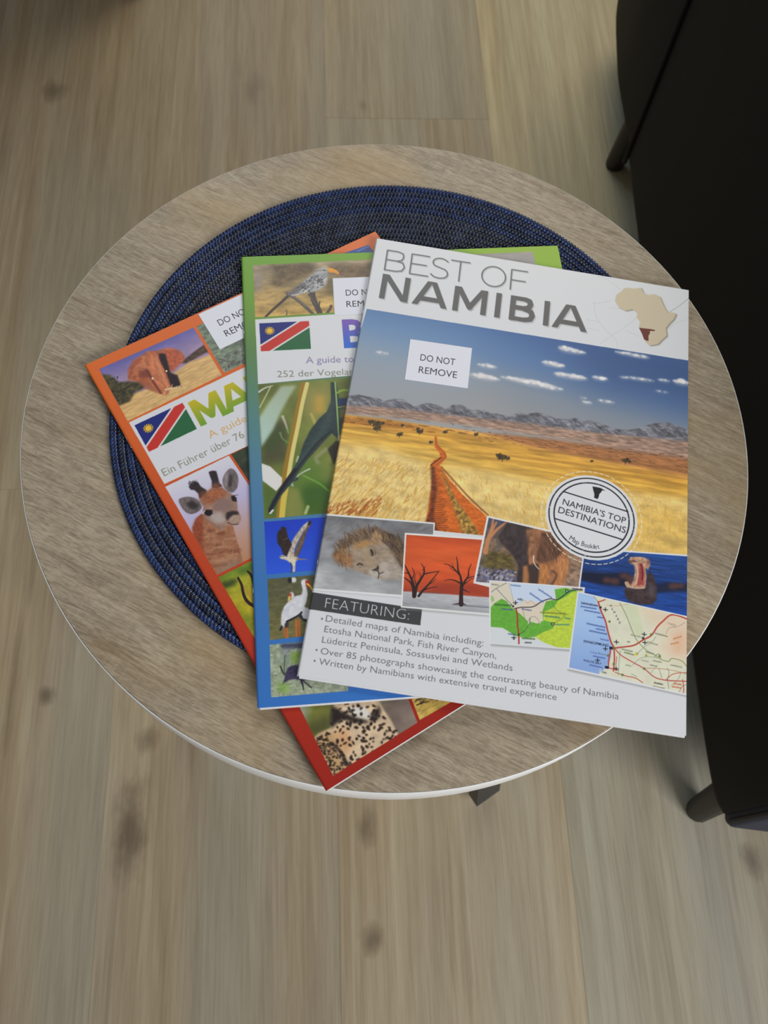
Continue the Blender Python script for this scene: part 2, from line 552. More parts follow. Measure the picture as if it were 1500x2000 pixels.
cord_navy = cord_material('navy_cord', rgb(22, 30, 54), rgb(38, 50, 84))
cord_grey = cord_material('charcoal_cord', rgb(34, 36, 44), rgb(62, 66, 78))
cord_blue = cord_material('blue_cord', rgb(22, 38, 80), rgb(38, 62, 116))
mat_ = thing('placemat', 'round navy and charcoal braided placemat lying under the magazines', 'placemat', (MX, MY, TZ))
PITCH = 0.00455
nring = int((MR - 0.006) / PITCH)
for k in range(nring):
    r0 = MR - 0.0022 - k * PITCH
    ncyc = max(3, round(2 * PI * r0 / 0.0076))
    spc = 12 if r0 > 0.06 else 8
    n = ncyc * spc
    th = np.arange(n) * 2 * PI / n
    V, F, MI = [], [], []
    for s in range(3):
        ph = th * ncyc + 2 * PI * s / 3 + k * 1.3
        rr = r0 + 0.00125 * np.sin(ph)
        zz = MH / 2 + 0.00052 * np.sin(2 * ph)
        base = len(V) * 4 * n
        ring = []
        for q in range(4):
            an = PI / 4 + PI / 2 * q
            ring.append(np.stack([(rr + 0.0016 * math.cos(an)) * np.cos(th), (rr + 0.0016 * math.cos(an)) * np.sin(th), zz + 0.00125 * math.sin(an)], 1))
        V.append(np.stack(ring, 1).reshape(-1, 3))
        i = np.arange(n)
        j = (i + 1) % n
        for q in range(4):
            p = (q + 1) % 4
            F.append(np.stack([i * 4 + q, i * 4 + p, j * 4 + p, j * 4 + q], 1) + base)
            MI.append(np.full(n, {0: 0, 1: 1, 2: 0}[s]))
    V = np.concatenate(V)
    F = np.concatenate(F)
    me = bpy.data.meshes.new('braid_ring')
    me.vertices.add(len(V))
    me.vertices.foreach_set('co', V.ravel())
    me.loops.add(len(F) * 4)
    me.loops.foreach_set('vertex_index', F.ravel())
    me.polygons.add(len(F))
    me.polygons.foreach_set('loop_start', np.arange(len(F)) * 4)
    me.polygons.foreach_set('material_index', np.concatenate(MI))
    me.polygons.foreach_set('use_smooth', np.ones(len(F), bool))
    me.update(calc_edges=True)
    if k == 0:
        me.materials.append(cord_blue); me.materials.append(cord_navy)
    elif k < 5:
        me.materials.append(cord_navy); me.materials.append(cord_grey if k % 2 else cord_blue)
    else:
        me.materials.append(cord_grey); me.materials.append(cord_navy)
    o = bpy.data.objects.new('braid_ring', me)
    COL.objects.link(o)
    o.parent = mat_
v, f = lathe([(.012, .0004), (.012, MH * .8)], 24)
mesh_obj('braid_centre', v, f, cord_navy, mat_)

#@@ART@@
# ------------------------------------------------------------------ printing press: paints flat cover prints into image data
_fo = bpy.data.curves.new('type', 'FONT')
_fo.resolution_u = 3
_foo = bpy.data.objects.new('type', _fo)
_ink = {}


def glyph_tris(body, offset):
    key = (body, offset)
    if key not in _ink:
        _fo.body = body
        _fo.size = 1.0
        _fo.offset = offset
        me = bpy.data.meshes.new_from_object(_foo)
        co = np.empty(len(me.vertices) * 3)
        me.vertices.foreach_get('co', co)
        co = co.reshape(-1, 3)[:, :2]
        me.calc_loop_triangles()
        tr = np.empty(len(me.loop_triangles) * 3, int)
        me.loop_triangles.foreach_get('vertices', tr)
        _ink[key] = (co, tr.reshape(-1, 3))
        bpy.data.meshes.remove(me)
    return _ink[key]


CAP = glyph_tris('H', 0.0)[0][:, 1].max()


def up2(g, h, w):
    """smooth upsampling of a small random grid to h x w"""
    gy, gx = g.shape
    y = np.linspace(0, gy - 1.001, h)
    x = np.linspace(0, gx - 1.001, w)
    yi, xi = y.astype(int), x.astype(int)
    fy, fx = y - yi, x - xi
    fy = (fy * fy * (3 - 2 * fy))[:, None]
    fx = (fx * fx * (3 - 2 * fx))[None]
    a = g[yi][:, xi]; b = g[yi][:, xi + 1]; c = g[yi + 1][:, xi]; d = g[yi + 1][:, xi + 1]
    return (a * (1 - fx) + b * fx) * (1 - fy) + (c * (1 - fx) + d * fx) * fy


def fbm(h, w, cx, cy, seed, octv=4, gain=0.55):
    r = np.random.RandomState(seed)
    out = np.zeros((h, w)); amp = 1.0; tot = 0
    for _ in range(octv):
        g = r.rand(max(2, int(h / cy) + 2), max(2, int(w / cx) + 2))
        out += amp * up2(g, h, w); tot += amp
        amp *= gain; cx = max(cx / 2, 1); cy = max(cy / 2, 1)
    return out / tot * 2 - 1


def blur2(a, r):
    r = int(round(r))
    if r < 1:
        return a
    for _ in range(2):
        for ax in (0, 1):
            p = np.pad(a, [(r + 1, r) if i == ax else (0, 0) for i in range(2)], mode='edge')
            c = np.cumsum(p, axis=ax)
            if ax == 0:
                a = (c[2 * r + 1:] - c[:-2 * r - 1]) / (2 * r + 1)
            else:
                a = (c[:, 2 * r + 1:] - c[:, :-2 * r - 1]) / (2 * r + 1)
    return a


def homog(src, dst):
    A_, b_ = [], []
    for (x, y), (u, v) in zip(src, dst):
        A_.append([x, y, 1, 0, 0, 0, -u * x, -u * y]); b_.append(u)
        A_.append([0, 0, 0, x, y, 1, -v * x, -v * y]); b_.append(v)
    return np.append(np.linalg.solve(np.array(A_, float), np.array(b_, float)), 1).reshape(3, 3)


def happly(H, p):
    p = np.asarray(p, float).reshape(-1, 2)
    q = np.c_[p, np.ones(len(p))] @ H.T
    return q[:, :2] / q[:, 2:]


def spline(p, k=6, closed=True):
    p = np.asarray(p, float); n = len(p); out = []
    for i in range(n if closed else n - 1):
        if closed:
            a, b, c, d = p[i - 1], p[i], p[(i + 1) % n], p[(i + 2) % n]
        else:
            a, b, c, d = p[max(i - 1, 0)], p[i], p[i + 1], p[min(i + 2, n - 1)]
        for q in range(k):
            t = q / k
            out.append(.5 * (2 * b + (c - a) * t + (2 * a - 5 * b + 4 * c - d) * t * t + (3 * b - a - 3 * c + d) * t ** 3))
    if not closed:
        out.append(p[-1])
    return np.array(out)


class Press:
    def __init__(s, w, h, quad, paper):
        s.w, s.h = w, h
        s.H = homog(quad, [(0, 0), (w, 0), (w, h), (0, h)])
        s.Hi = np.linalg.inv(s.H)
        s.a = np.ones((h, w, 3), np.float32) * np.array(paper, np.float32)
        s.clip = None
        s.v(0, 0, 1)
        s.seed = 1

    def v(s, ox, oy, sc):
        s.o = (ox, oy, sc)

    def T(s, p):
        p = np.asarray(p, float).reshape(-1, 2)
        return happly(s.H, p / s.o[2] + np.array(s.o[:2]))

    def px(s, d, at=None):
        """a length in the current view -> print pixels"""
        return d / s.o[2] * s.k

    k = 1.6

    def capc(s, a, ey, cap):
        """capital height measured on the page's own vertical -> print pixels"""
        p = happly(s.Hi, [a, a + ey * 10])
        return cap / s.o[2] / (np.hypot(*(p[1] - p[0])) / 10)

    def heavy(s, word, S, E, cap, width, col, grad=None, shadow=None):
        """lettering drawn as heavy strokes cut flat at cap height and baseline"""
        gb = {'N': (1.02, [[(.1, -.2), (.1, 1.2)], [(.92, -.2), (.92, 1.2)], [(.04, 1.1), (.98, -.1)]]),
              'A': (1.12, [[(-.02, -.12), (.56, 1.12)], [(1.14, -.12), (.56, 1.12)], [(.26, .27), (.86, .27)]]),
              'M': (1.2, [[(.1, -.2), (.1, 1.2)], [(1.1, -.2), (1.1, 1.2)], [(.06, 1.12), (.6, .22)], [(1.14, 1.12), (.6, .22)]]),
              'I': (.2, [[(.1, -.2), (.1, 1.2)]]),
              'B': (.96, [[(.1, -.2), (.1, 1.2)], [(.1, .92), (.5, .92), (.68, .87), (.73, .74), (.68, .60), (.5, .54), (.1, .54)], [(.5, .53), (.76, .45), (.82, .29), (.76, .14), (.52, .08), (.1, .08)]])}
        a, b = s.T([S, E])
        tot = word[-1][1] + gb[word[-1][0]][0]
        d = (b - a) / tot
        u = np.array([d[1], -d[0]]); u = u / np.hypot(*u)
        cp = s.capc(a, u, cap)
        sv = (s.H, s.o, s.k, s.clip)
        s.H = np.eye(3); s.o = (0, 0, 1); s.k = 1
        for off in ((4, 5), (0, 0)) if shadow else ((0, 0),):
            A0 = a + off
            s.clipto([A0 - 1.0 * d, A0 + (tot + 1) * d, A0 + (tot + 1) * d + u * cp, A0 - 1.0 * d + u * cp])
            if off == (0, 0) and grad:
                base = s.a.copy()
            for ch, x0 in word:
                for st in gb[ch][1]:
                    s.line([A0 + (x0 + x) * d + y * cp * u for x, y in st], width, col if off == (0, 0) else (110, 110, 114), 1 if off == (0, 0) else .3)
            if off == (0, 0) and grad:
                X, Y = np.meshgrid(np.arange(s.w), np.arange(s.h))
                t = np.clip(((X - a[0]) * u[0] + (Y - a[1]) * u[1]) / cp, 0, 1)[..., None]
                G = np.array(grad[0]) * (1 - t) + np.array(grad[1]) * t
                den = np.abs(np.array(col, float) - base).sum(-1) + 1e-6
                m = np.clip(np.abs(s.a - base).sum(-1) / den, 0, 1)[..., None]
                s.a[:] = base * (1 - m) + G * m
        s.H, s.o, s.k, s.clip = sv

    def box(s, q, m):
        x0, y0 = np.floor(q.min(0) - m).astype(int); x1, y1 = np.ceil(q.max(0) + m).astype(int)
        x0, y0 = max(x0, 0), max(y0, 0); x1, y1 = min(x1, s.w), min(y1, s.h)
        return (x0, y0, x1, y1) if x1 > x0 and y1 > y0 else None

    def pmask(s, q, bx, ss=2):
        x0, y0, x1, y1 = bx
        out = np.zeros((y1 - y0, x1 - x0))
        for sy in range(ss):
            Y = np.arange(y0, y1) + (sy + .5) / ss
            for sx in range(ss):
                X = np.arange(x0, x1) + (sx + .5) / ss
                ins = np.zeros(out.shape, bool)
                for i in range(len(q)):
                    (ax, ay), (bx_, by) = q[i - 1], q[i]
                    if ay == by:
                        continue
                    r = (Y >= min(ay, by)) & (Y < max(ay, by))
                    if not r.any():
                        continue
                    xc = ax + (Y[r] - ay) * (bx_ - ax) / (by - ay)
                    ins[r] ^= X[None] > xc[:, None]
                out += ins
        return out / ss ** 2

    def put(s, bx, m, col, al=1.0):
        x0, y0, x1, y1 = bx
        if s.clip is not None:
            m = m * s.clip[y0:y1, x0:x1]
        m = (m * al)[..., None].astype(np.float32)
        reg = s.a[y0:y1, x0:x1]
        reg += (np.asarray(col, np.float32) - reg) * m

    def clipto(s, pts):
        q = s.T(pts)
        m = np.zeros((s.h, s.w), np.float32)
        bx = s.box(q, 1)
        if bx:
            m[bx[1]:bx[3], bx[0]:bx[2]] = s.pmask(q, bx)
        s.clip = m

    def noclip(s):
        s.clip = None

    def fill(s, pts, col, al=1.0, blur=0, tex=None, grad=None, sm=False):
        """col: one colour; grad: [(point, colour), ...] along a line; tex: (amount, cell x, cell y)"""
        q = s.T(pts)
        if sm:
            q = spline(q, 5)
        b = s.px(blur)
        bx = s.box(q, 2.2 * b + 1)
        if bx is None:
            return
        m = s.pmask(q, bx)
        if b >= .5:
            m = blur2(m, b)
        x0, y0, x1, y1 = bx
        if grad:
            P = [s.T([p])[0] for p, _ in grad]
            d = P[-1] - P[0]; L = d @ d
            X, Y = np.meshgrid(np.arange(x0, x1), np.arange(y0, y1))
            t = ((X - P[0][0]) * d[0] + (Y - P[0][1]) * d[1]) / L
            ts = [((p - P[0]) @ d) / L for p in P]
            C = np.stack([np.interp(t, ts, [c[1][i] for c in grad]) for i in range(3)], -1)
        else:
            C = np.ones((y1 - y0, x1 - x0, 3)) * np.array(col, float)
        if tex:
            s.seed += 1
            n = fbm(y1 - y0, x1 - x0, s.px(tex[1]), s.px(tex[2]), s.seed)
            C = C * (1 + tex[0] * 2.2 * n[..., None])
        s.put(bx, m, np.clip(C, 0, 255), al)

    def line(s, pts, width, col, al=1.0, sm=False, blur=0, taper=None):
        q = s.T(pts)
        n0 = len(q)
        if sm and len(q) > 2:
            q = spline(q, 5, False)
        ws = np.full(len(q), s.px(width) / 2) if taper is None else np.linspace(s.px(width) / 2, s.px(taper) / 2, len(q))
        b = max(s.px(blur), .5)
        bx = s.box(q, ws.max() + b + 1)
        if bx is None:
            return
        x0, y0, x1, y1 = bx
        X, Y = np.meshgrid(np.arange(x0, x1) + .5, np.arange(y0, y1) + .5)
        D = np.full(X.shape, -1e9)
        for i in range(len(q) - 1):
            ax, ay = q[i]; dx, dy = q[i + 1] - q[i]
            L = dx * dx + dy * dy + 1e-9
            t = np.clip(((X - ax) * dx + (Y - ay) * dy) / L, 0, 1)
            d = np.hypot(X - ax - t * dx, Y - ay - t * dy)
            D = np.maximum(D, ws[i] + (ws[i + 1] - ws[i]) * t - d)
        s.put(bx, np.clip(D / (2 * b) + .5, 0, 1), col, al)

    def dots(s, n, poly, cols, ln, wd, ang=0, jit=20, al=.7, seed=3, near=1.0, blur=0):
        """n small strokes scattered inside a polygon of the current view"""
        R = random.Random(seed)
        poly = np.asarray(poly, float)
        x0, y0 = poly.min(0); x1, y1 = poly.max(0)
        for _ in range(n):
            x, y = R.uniform(x0, x1), R.uniform(y0, y1)
            ins = False
            for i in range(len(poly)):
                (ax, ay), (bx, by) = poly[i - 1], poly[i]
                if (ay > y) != (by > y) and x < ax + (y - ay) * (bx - ax) / (by - ay):
                    ins = not ins
            if not ins:
                continue
            f = near + (1 - near) * (y1 - y) / (y1 - y0 + 1e-6) if near >= 1 else near + (1 - near) * (y - y0) / (y1 - y0)
            a = math.radians(ang + R.uniform(-jit, jit)); l = ln * R.uniform(.5, 1.4) * f / 2
            s.line([(x - l * math.cos(a), y + l * math.sin(a)), (x + l * math.cos(a), y - l * math.sin(a))], wd * R.uniform(.6, 1.3) * f, R.choice(cols), al * R.uniform(.5, 1), blur=blur)

    def disc(s, c, r, col, al=1.0, blur=0, ry=None, ang=0, tex=None):
        ry = ry or r
        a = math.radians(ang)
        p = [(c[0] + r * math.cos(t) * math.cos(a) - ry * math.sin(t) * math.sin(a), c[1] + r * math.cos(t) * math.sin(a) + ry * math.sin(t) * math.cos(a)) for t in np.linspace(0, 2 * PI, 33)[:-1]]
        s.fill(p, col, al, blur, tex)

    def text(s, body, S, E, cap, col, off=0.0, al=1.0, grad=None, shadow=None, lead=None):
        """one line of lettering: S and E are the left and right ends of its baseline, cap the capital height"""
        co, tr = glyph_tris(body, off)
        x0, x1 = co[:, 0].min(), co[:, 0].max()
        a, b = s.T([S, E])
        d = b - a; L = np.hypot(*d); ex = d / L; ey = np.array([ex[1], -ex[0]])
        cp = s.capc(a, ey, cap)
        q = a + np.outer((co[:, 0] - x0) / (x1 - x0) * L, ex) + np.outer(co[:, 1] / CAP * cp, ey)
        bx = s.box(q, 6)
        if bx is None:
            return
        X0, Y0, X1, Y1 = bx
        K = 4
        M = np.zeros(((Y1 - Y0) * K, (X1 - X0) * K), bool)
        P = (q - (X0, Y0)) * K
        for t in tr:
            (ax, ay), (bx_, by), (cx, cy) = P[t]
            u0, u1 = max(int(min(ax, bx_, cx)), 0), min(int(max(ax, bx_, cx)) + 1, M.shape[1])
            v0, v1 = max(int(min(ay, by, cy)), 0), min(int(max(ay, by, cy)) + 1, M.shape[0])
            if u1 <= u0 or v1 <= v0:
                continue
            X = (np.arange(u0, u1) + .5)[None]; Y = (np.arange(v0, v1) + .5)[:, None]
            e0 = (bx_ - ax) * (Y - ay) - (by - ay) * (X - ax)
            e1 = (cx - bx_) * (Y - by) - (cy - by) * (X - bx_)
            e2 = (ax - cx) * (Y - cy) - (ay - cy) * (X - cx)
            M[v0:v1, u0:u1] |= ((e0 >= -.01) & (e1 >= -.01) & (e2 >= -.01)) | ((e0 <= .01) & (e1 <= .01) & (e2 <= .01))
        m = M.reshape(Y1 - Y0, K, X1 - X0, K).mean((1, 3))
        if shadow:
            sh = blur2(np.roll(m, (shadow[1], shadow[0]), (0, 1)), shadow[2])
            s.put(bx, sh, (90, 90, 95), shadow[3])
        if grad:
            t = np.clip(((np.arange(Y0, Y1)[:, None] + .5 - a[1]) * ey[1] + (np.arange(X0, X1)[None] + .5 - a[0]) * ey[0]) / cp, 0, 1)
            col = np.stack([grad[0][i] + (grad[1][i] - grad[0][i]) * t for i in range(3)], -1)
        s.put(bx, m, col, al)

    def image(s, name, k, soft=0):
        a = np.clip(s.a / 255.0, 0, 1)
        l = np.where(a <= 0.04045, a / 12.92, ((a + 0.055) / 1.055) ** 2.4) * k
        l = np.clip(l, 0, 1)
        a = np.where(l <= 0.0031308, l * 12.92, 1.055 * l ** (1 / 2.4) - 0.055)
        im = bpy.data.images.new(name, s.w, s.h)
        out = np.ones((s.h, s.w, 4), np.float32)
        out[..., :3] = a[::-1]
        im.pixels.foreach_set(out.ravel())
        im.pack()
        return im


def flag(P, q):
    """blue, red and green diagonal flag with a twelve-rayed sun, on the quad q (view coordinates, clockwise from top left)"""
    H = homog([(0, 0), (90, 0), (90, 60), (0, 60)], q)
    f = lambda *p: happly(H, p)
    P.fill(f((0, 0), (90, 0), (90, 60), (0, 60)), (203, 200, 200))
    P.fill(f((0, 0), (68.5, 0), (0, 45.7)), (24, 32, 108))
    P.fill(f((90, 14.3), (90, 60), (21.5, 60)), (32, 92, 52))
    P.fill(f((74.5, 0), (90, 0), (90, 10.3), (15.5, 60), (0, 60), (0, 49.7)), (186, 44, 34))
    c = np.array((18, 17))
    for i in range(12):
        a = 2 * PI * i / 12
        t = c + 9.6 * np.array((math.cos(a), math.sin(a)))
        n = 2.0 * np.array((-math.sin(a), math.cos(a)))
        b_ = c + 6.2 * np.array((math.cos(a), math.sin(a)))
        P.fill(f(t, b_ + n, b_ - n), (214, 170, 50))
    P.fill(f(*[c + 5.6 * np.array((math.cos(t), math.sin(t))) for t in np.linspace(0, 2 * PI, 25)[:-1]]), (222, 176, 48))


WHITE = (206, 206, 208)
Q1 = [(737, 466), (1345, 567), (1340, 1437), (583, 1320)]
Q2 = [(474, 502), (1089, 480), (1260.6, 1327), (506, 1383)]
Q3 = [(168, 712), (733, 452), (1257.9, 1155.5), (640, 1543)]


# ================================================================== cover 1: white travel booklet
def art_best():
    P = Press(1060, 1500, Q1, (205, 205, 207))
    P.k = 1.63
    # ---- landscape
    P.v(0, 0, 1)
    land = [(690, 598), (1360, 706), (1360, 1090), (1140, 1075), (955, 1060), (620, 1016)]
    P.clipto([(716.5, 603), (1360, 706.5), (1360, 1088), (600, 1010)])
    P.fill([(600, 560), (1400, 680), (1400, 1120), (560, 1020)], (120, 120, 120),
           grad=[((1000, 640), (54, 92, 146)), ((985, 700), (84, 116, 158)), ((972, 750), (124, 134, 148)), ((960, 800), (140, 140, 142)), ((950, 860), (150, 148, 146))])
    P.fill([(640, 590), (960, 640), (860, 850), (600, 800)], (140, 170, 200), .38, 75)
    P.fill([(640, 700), (1000, 760), (980, 850), (600, 800)], (150, 150, 152), .55, 40)
    P.fill([(1100, 650), (1400, 700), (1400, 800), (1150, 760)], (34, 60, 108), .6, 50)
    P.v(700, 440, 2.143)
    for (x, y, w, h) in [(890, 522, 46, 13), (870, 512, 30, 8), (930, 530, 26, 8), (820, 580, 44, 12), (800, 574, 24, 8), (845, 588, 24, 6), (890, 630, 62, 12), (850, 622, 28, 10), (930, 636, 34, 9), (1015, 638, 33, 11),
                         (1115, 636, 22, 5), (1165, 640, 44, 7), (1210, 646, 30, 6), (1280, 648, 24, 7), (1352, 655, 34, 13), (545, 588, 40, 10), (520, 630, 60, 14), (560, 640, 36, 9), (700, 650, 66, 13), (760, 664, 70, 14), (820, 680, 40, 9),
                         (100, 533, 26, 7), (1150, 540, 72, 9), (1040, 736, 36, 7), (960, 740, 22, 6), (945, 722, 14, 4), (1270, 695, 30, 4), (1180, 548, 40, 6), (640, 640, 40, 8)]:
        Rc = random.Random(int(x * 7 + y))
        P.disc((x, y + h * .3), w, (176, 176, 184), .6, 6, h * .8, 9)
        for _ in range(int(6 + w * .35)):
            t = Rc.uniform(-1, 1)
            rr = h * Rc.uniform(.3, .75) * (1 - .6 * abs(t))
            yy = y + t * w * .16 - Rc.uniform(-.35, .6) * h * (1 - abs(t))
            P.disc((x + t * w, yy), rr * 1.7, Rc.choice([(222, 216, 212), (206, 200, 200), (232, 228, 224)]), .55, 2, rr, 9)
    # mountains
    m1_ = [(-40, 712), (0, 708), (40, 716), (80, 722), (110, 735), (150, 726), (190, 728), (235, 758), (290, 742), (330, 748), (370, 770), (400, 750), (440, 752), (480, 775), (520, 770), (560, 782),
           (600, 792), (640, 800), (675, 782), (710, 790), (750, 782), (790, 790), (830, 808), (870, 812), (910, 806), (960, 815), (1000, 822), (1040, 838), (1080, 850), (1130, 856), (1180, 848), (1230, 828), (1290, 822), (1340, 838), (1400, 868),
           (1400, 960), (1000, 900), (600, 840), (200, 790), (-40, 775)]
    P.fill(m1_, (108, 108, 116), 1, 1.5, (.30, 26, 12))
    R = random.Random(4)
    for i in range(300):
        t = R.random()
        x = -20 + 1400 * t
        y = np.interp(x, [p[0] for p in m1_[:35]], [p[1] for p in m1_[:35]]) + R.uniform(6, 42)
        P.line([(x, y), (x + R.uniform(8, 34), y + R.uniform(8, 26))], R.uniform(3, 8), R.choice([(66, 70, 86), (76, 78, 92), (88, 88, 100), (150, 142, 142)]), .5, blur=2)
    P.fill([(-60, 752), (120, 762), (400, 795), (700, 828), (1000, 868), (1400, 905), (1400, 990), (900, 900), (400, 830), (-60, 785)], (158, 124, 104), .85, 5, (.22, 30, 5))
    P.dots(260, [(-60, 752), (400, 797), (1000, 870), (1400, 910), (1400, 975), (700, 880), (-60, 785)], [(112, 84, 72), (176, 150, 132), (96, 76, 70), (140, 112, 92)], 26, 4, -6, 8, .5, 88)
    # plain
    P.v(620, 800, 1.923)
    P.fill([(-40, 10), (110, 18), (400, 55), (640, 88), (900, 118), (1420, 195), (1420, 600), (-60, 500)], (200, 150, 62), 1, 3, (.13, 90, 10),
           grad=[((700, 90), (188, 132, 72)), ((690, 130), (205, 152, 60)), ((680, 190), (206, 158, 66)), ((670, 250), (212, 172, 84)), ((660, 330), (220, 190, 118)), ((640, 470), (208, 160, 70))])
    P.fill([(640, 85), (900, 112), (1420, 185), (1420, 250), (1100, 195), (800, 135)], (150, 96, 62), .75, 5, (.2, 26, 4))
    P.dots(420, [(420, 58), (900, 108), (1410, 180), (1410, 228), (1000, 170), (640, 118)], [(92, 56, 40), (120, 72, 48), (170, 120, 80), (80, 60, 44)], 12, 3.5, -8, 8, .7, 8)
    P.fill([(80, 20), (260, 35), (520, 85), (300, 75), (80, 48)], (170, 108, 44), .7, 6, (.2, 24, 5))
    P.dots(90, [(80, 20), (300, 42), (640, 100), (420, 84), (80, 46)], [(90, 52, 24), (120, 76, 34)], 22, 4, -8, 6, .7, 18)
    for (a, b, w, c, al) in [((60, 62), (620, 118), 5, (150, 98, 36), .6), ((500, 150), (1400, 262), 6, (158, 108, 44), .6), ((600, 178), (1400, 285), 10, (168, 118, 44), .5), ((100, 95), (440, 125), 6, (176, 128, 50), .5),
                             ((800, 150), (1410, 235), 5, (130, 84, 44), .55), ((520, 205), (1400, 330), 8, (184, 134, 52), .5), ((700, 240), (1400, 345), 7, (196, 150, 66), .5), ((80, 120), (430, 165), 9, (220, 178, 92), .5)]:
        P.line([a, ((a[0] + b[0]) / 2, (a[1] + b[1]) / 2 - 6), b], w, c, al, True, 5)
    # bright grass
    P.fill([(70, 132), (250, 142), (420, 205), (440, 330), (420, 470), (-40, 470)], (216, 188, 122), .85, 12, (.1, 40, 20))
    P.fill([(480, 205), (700, 240), (900, 280), (1420, 335), (1420, 600), (640, 480), (560, 330)], (220, 190, 120), .85, 14, (.1, 50, 24))
    P.dots(1100, [(60, 170), (425, 215), (440, 330), (415, 455), (-30, 430)], [(228, 200, 132), (200, 152, 66), (180, 124, 44), (236, 214, 160), (206, 162, 78)], 26, 4, 52, 22, .55, 12)
    P.dots(900, [(520, 240), (900, 300), (1400, 345), (1400, 545), (1000, 520), (650, 420)], [(228, 200, 132), (204, 158, 70), (190, 136, 50), (236, 214, 160), (206, 162, 78)], 20, 4, 100, 32, .5, 13)
    P.dots(150, [(20, 360), (240, 330), (230, 395), (40, 392)], [(150, 72, 30), (168, 96, 40), (128, 60, 26)], 20, 5, 50, 20, .6, 14)
    P.fill([(1180, 380), (1300, 360), (1400, 400), (1400, 560), (1180, 520)], (200, 150, 50), .35, 25, (.2, 50, 30))
    # the red track
    tr = [(444, 100), (452, 100), (455, 130), (484, 160), (490, 180), (462, 208), (500, 262), (560, 330), (640, 400), (640, 500), (400, 500), (430, 300), (436, 230), (428, 208), (440, 190), (466, 176), (462, 162), (445, 140)]
    P.fill(tr, (196, 96, 32), 1, 1.5, (.10, 12, 8), sm=False)
    P.line([(448, 102), (453, 132), (480, 160), (485, 178), (455, 203)], 5, (170, 78, 28), .8, True)
    P.line([(430, 208), (468, 180)], 5, (84, 48, 26), .9)
    P.fill([(428, 210), (446, 215), (452, 300), (440, 400), (470, 500), (380, 500), (425, 380), (432, 290)], (96, 46, 26), .9, 4, (.3, 14, 6))
    for i in range(34):
        y = 250 + i * 7.2
        x = 438 + 6 * math.sin(i * 1.7)
        P.line([(x, y), (x + 20 + i * 1.2, y - 3)], 2.2 + i * .05, (88, 36, 18), .6)
    P.fill([(464, 225), (476, 235), (520, 330), (600, 440), (622, 500), (560, 500), (520, 380), (488, 290)], (150, 116, 52), .95, 3, (.3, 10, 10))
    P.dots(150, [(466, 230), (476, 235), (520, 330), (600, 440), (620, 490), (560, 490), (520, 380), (488, 290)], [(88, 50, 24), (196, 160, 84), (120, 84, 40)], 9, 4, 30, 60, .8, 15)
    P.line([(470, 215), (520, 270), (580, 335), (645, 395)], 7, (120, 58, 30), .7, True, 2)
    P.dots(120, [(500, 250), (640, 390), (640, 440), (520, 300)], [(150, 70, 28), (222, 130, 60), (120, 50, 24)], 12, 3, -50, 20, .5, 16)
    for (x, y, r) in [(225, 52, 16), (202, 46, 11), (226, 68, 14), (312, 92, 11), (388, 82, 12), (322, 58, 6), (430, 121, 6), (700, 178, 17), (688, 172, 12), (1160, 190, 13), (1035, 192, 4), (485, 82, 8), (380, 72, 6), (600, 92, 7), (246, 50, 8), (720, 182, 8), (1176, 194, 6)]:
        P.disc((x, y), r, (62, 50, 28), .95, 1, r * .55)
        P.dots(int(r * 2), [(x - r, y - r * .6), (x + r, y - r * .6), (x + r, y + r * .6), (x - r, y + r * .6)], [(40, 30, 20), (92, 72, 36)], 6, 3, 40, 60, .8, int(x))
        P.line([(x, y), (x - 1, y + r * 1.1)], 2, (60, 44, 28))
    P.noclip()
    # faint map lines over the right side
    P.v(1060, 900, 5)
    for l in ([(960, 490), (1010, 440), (1070, 370), (1085, 290), (1090, 250)], [(1070, 370), (1150, 400), (1200, 460), (1195, 560), (1140, 670), (1070, 740), (1040, 860)], [(1140, 670), (1200, 745), (1260, 785), (1400, 795)], [(1030, 440), (1100, 430)], [(880, 380), (1000, 380), (1070, 370)], [(1060, 490), (1130, 500)]):
        P.line(l, 3.5, (140, 120, 90), .35, True)
    P.disc((1033, 437), 7, (120, 110, 90), .5)
    # ---- header
    P.v(700, 440, 2.143)
    for l in ([(1000, 215), (1040, 225), (1100, 270)], [(1170, 385), (1120, 425), (1060, 465), (1015, 498)], [(1300, 365), (1340, 340), (1384, 305)], [(990, 320), (1000, 385), (1040, 440), (1080, 480), (1088, 512)], [(990, 330), (1060, 318)], [(1290, 440), (1330, 410), (1378, 395)], [(1120, 440), (1180, 465)], [(1050, 345), (1110, 350)], [(960, 395), (1010, 405)], [(960, 430), (1010, 440)]):
        P.line(l, 2.2, (172, 168, 168), .55, True)
    P.line([(1300, 365), (1340, 340), (1384, 305)], 2.5, (130, 126, 122), .6, True)
    af = [(1130, 262), (1158, 266), (1186, 262), (1196, 284), (1216, 292), (1240, 288), (1264, 300), (1280, 338), (1296, 366), (1312, 364), (1331, 370), (1322, 392), (1302, 412), (1288, 430), (1292, 462), (1272, 480), (1254, 498), (1222, 503), (1204, 488), (1190, 455), (1176, 428), (1181, 402), (1166, 385), (1170, 366), (1150, 352), (1122, 358), (1094, 345), (1077, 318), (1081, 294), (1102, 278), (1114, 265)]
    P.fill([(x + 5, y + 4) for x, y in af], (90, 80, 70), .55, 3)
    P.fill([(x + 2, y + 1) for x, y in af], (120, 108, 90), .9, .5)
    P.fill(af, (190, 177, 150))
    P.fill([(1177, 429), (1200, 432), (1222, 434), (1243, 438), (1242, 443), (1222, 442), (1222, 452), (1216, 462), (1216, 484), (1208, 483), (1198, 478), (1190, 455)], (92, 22, 16))
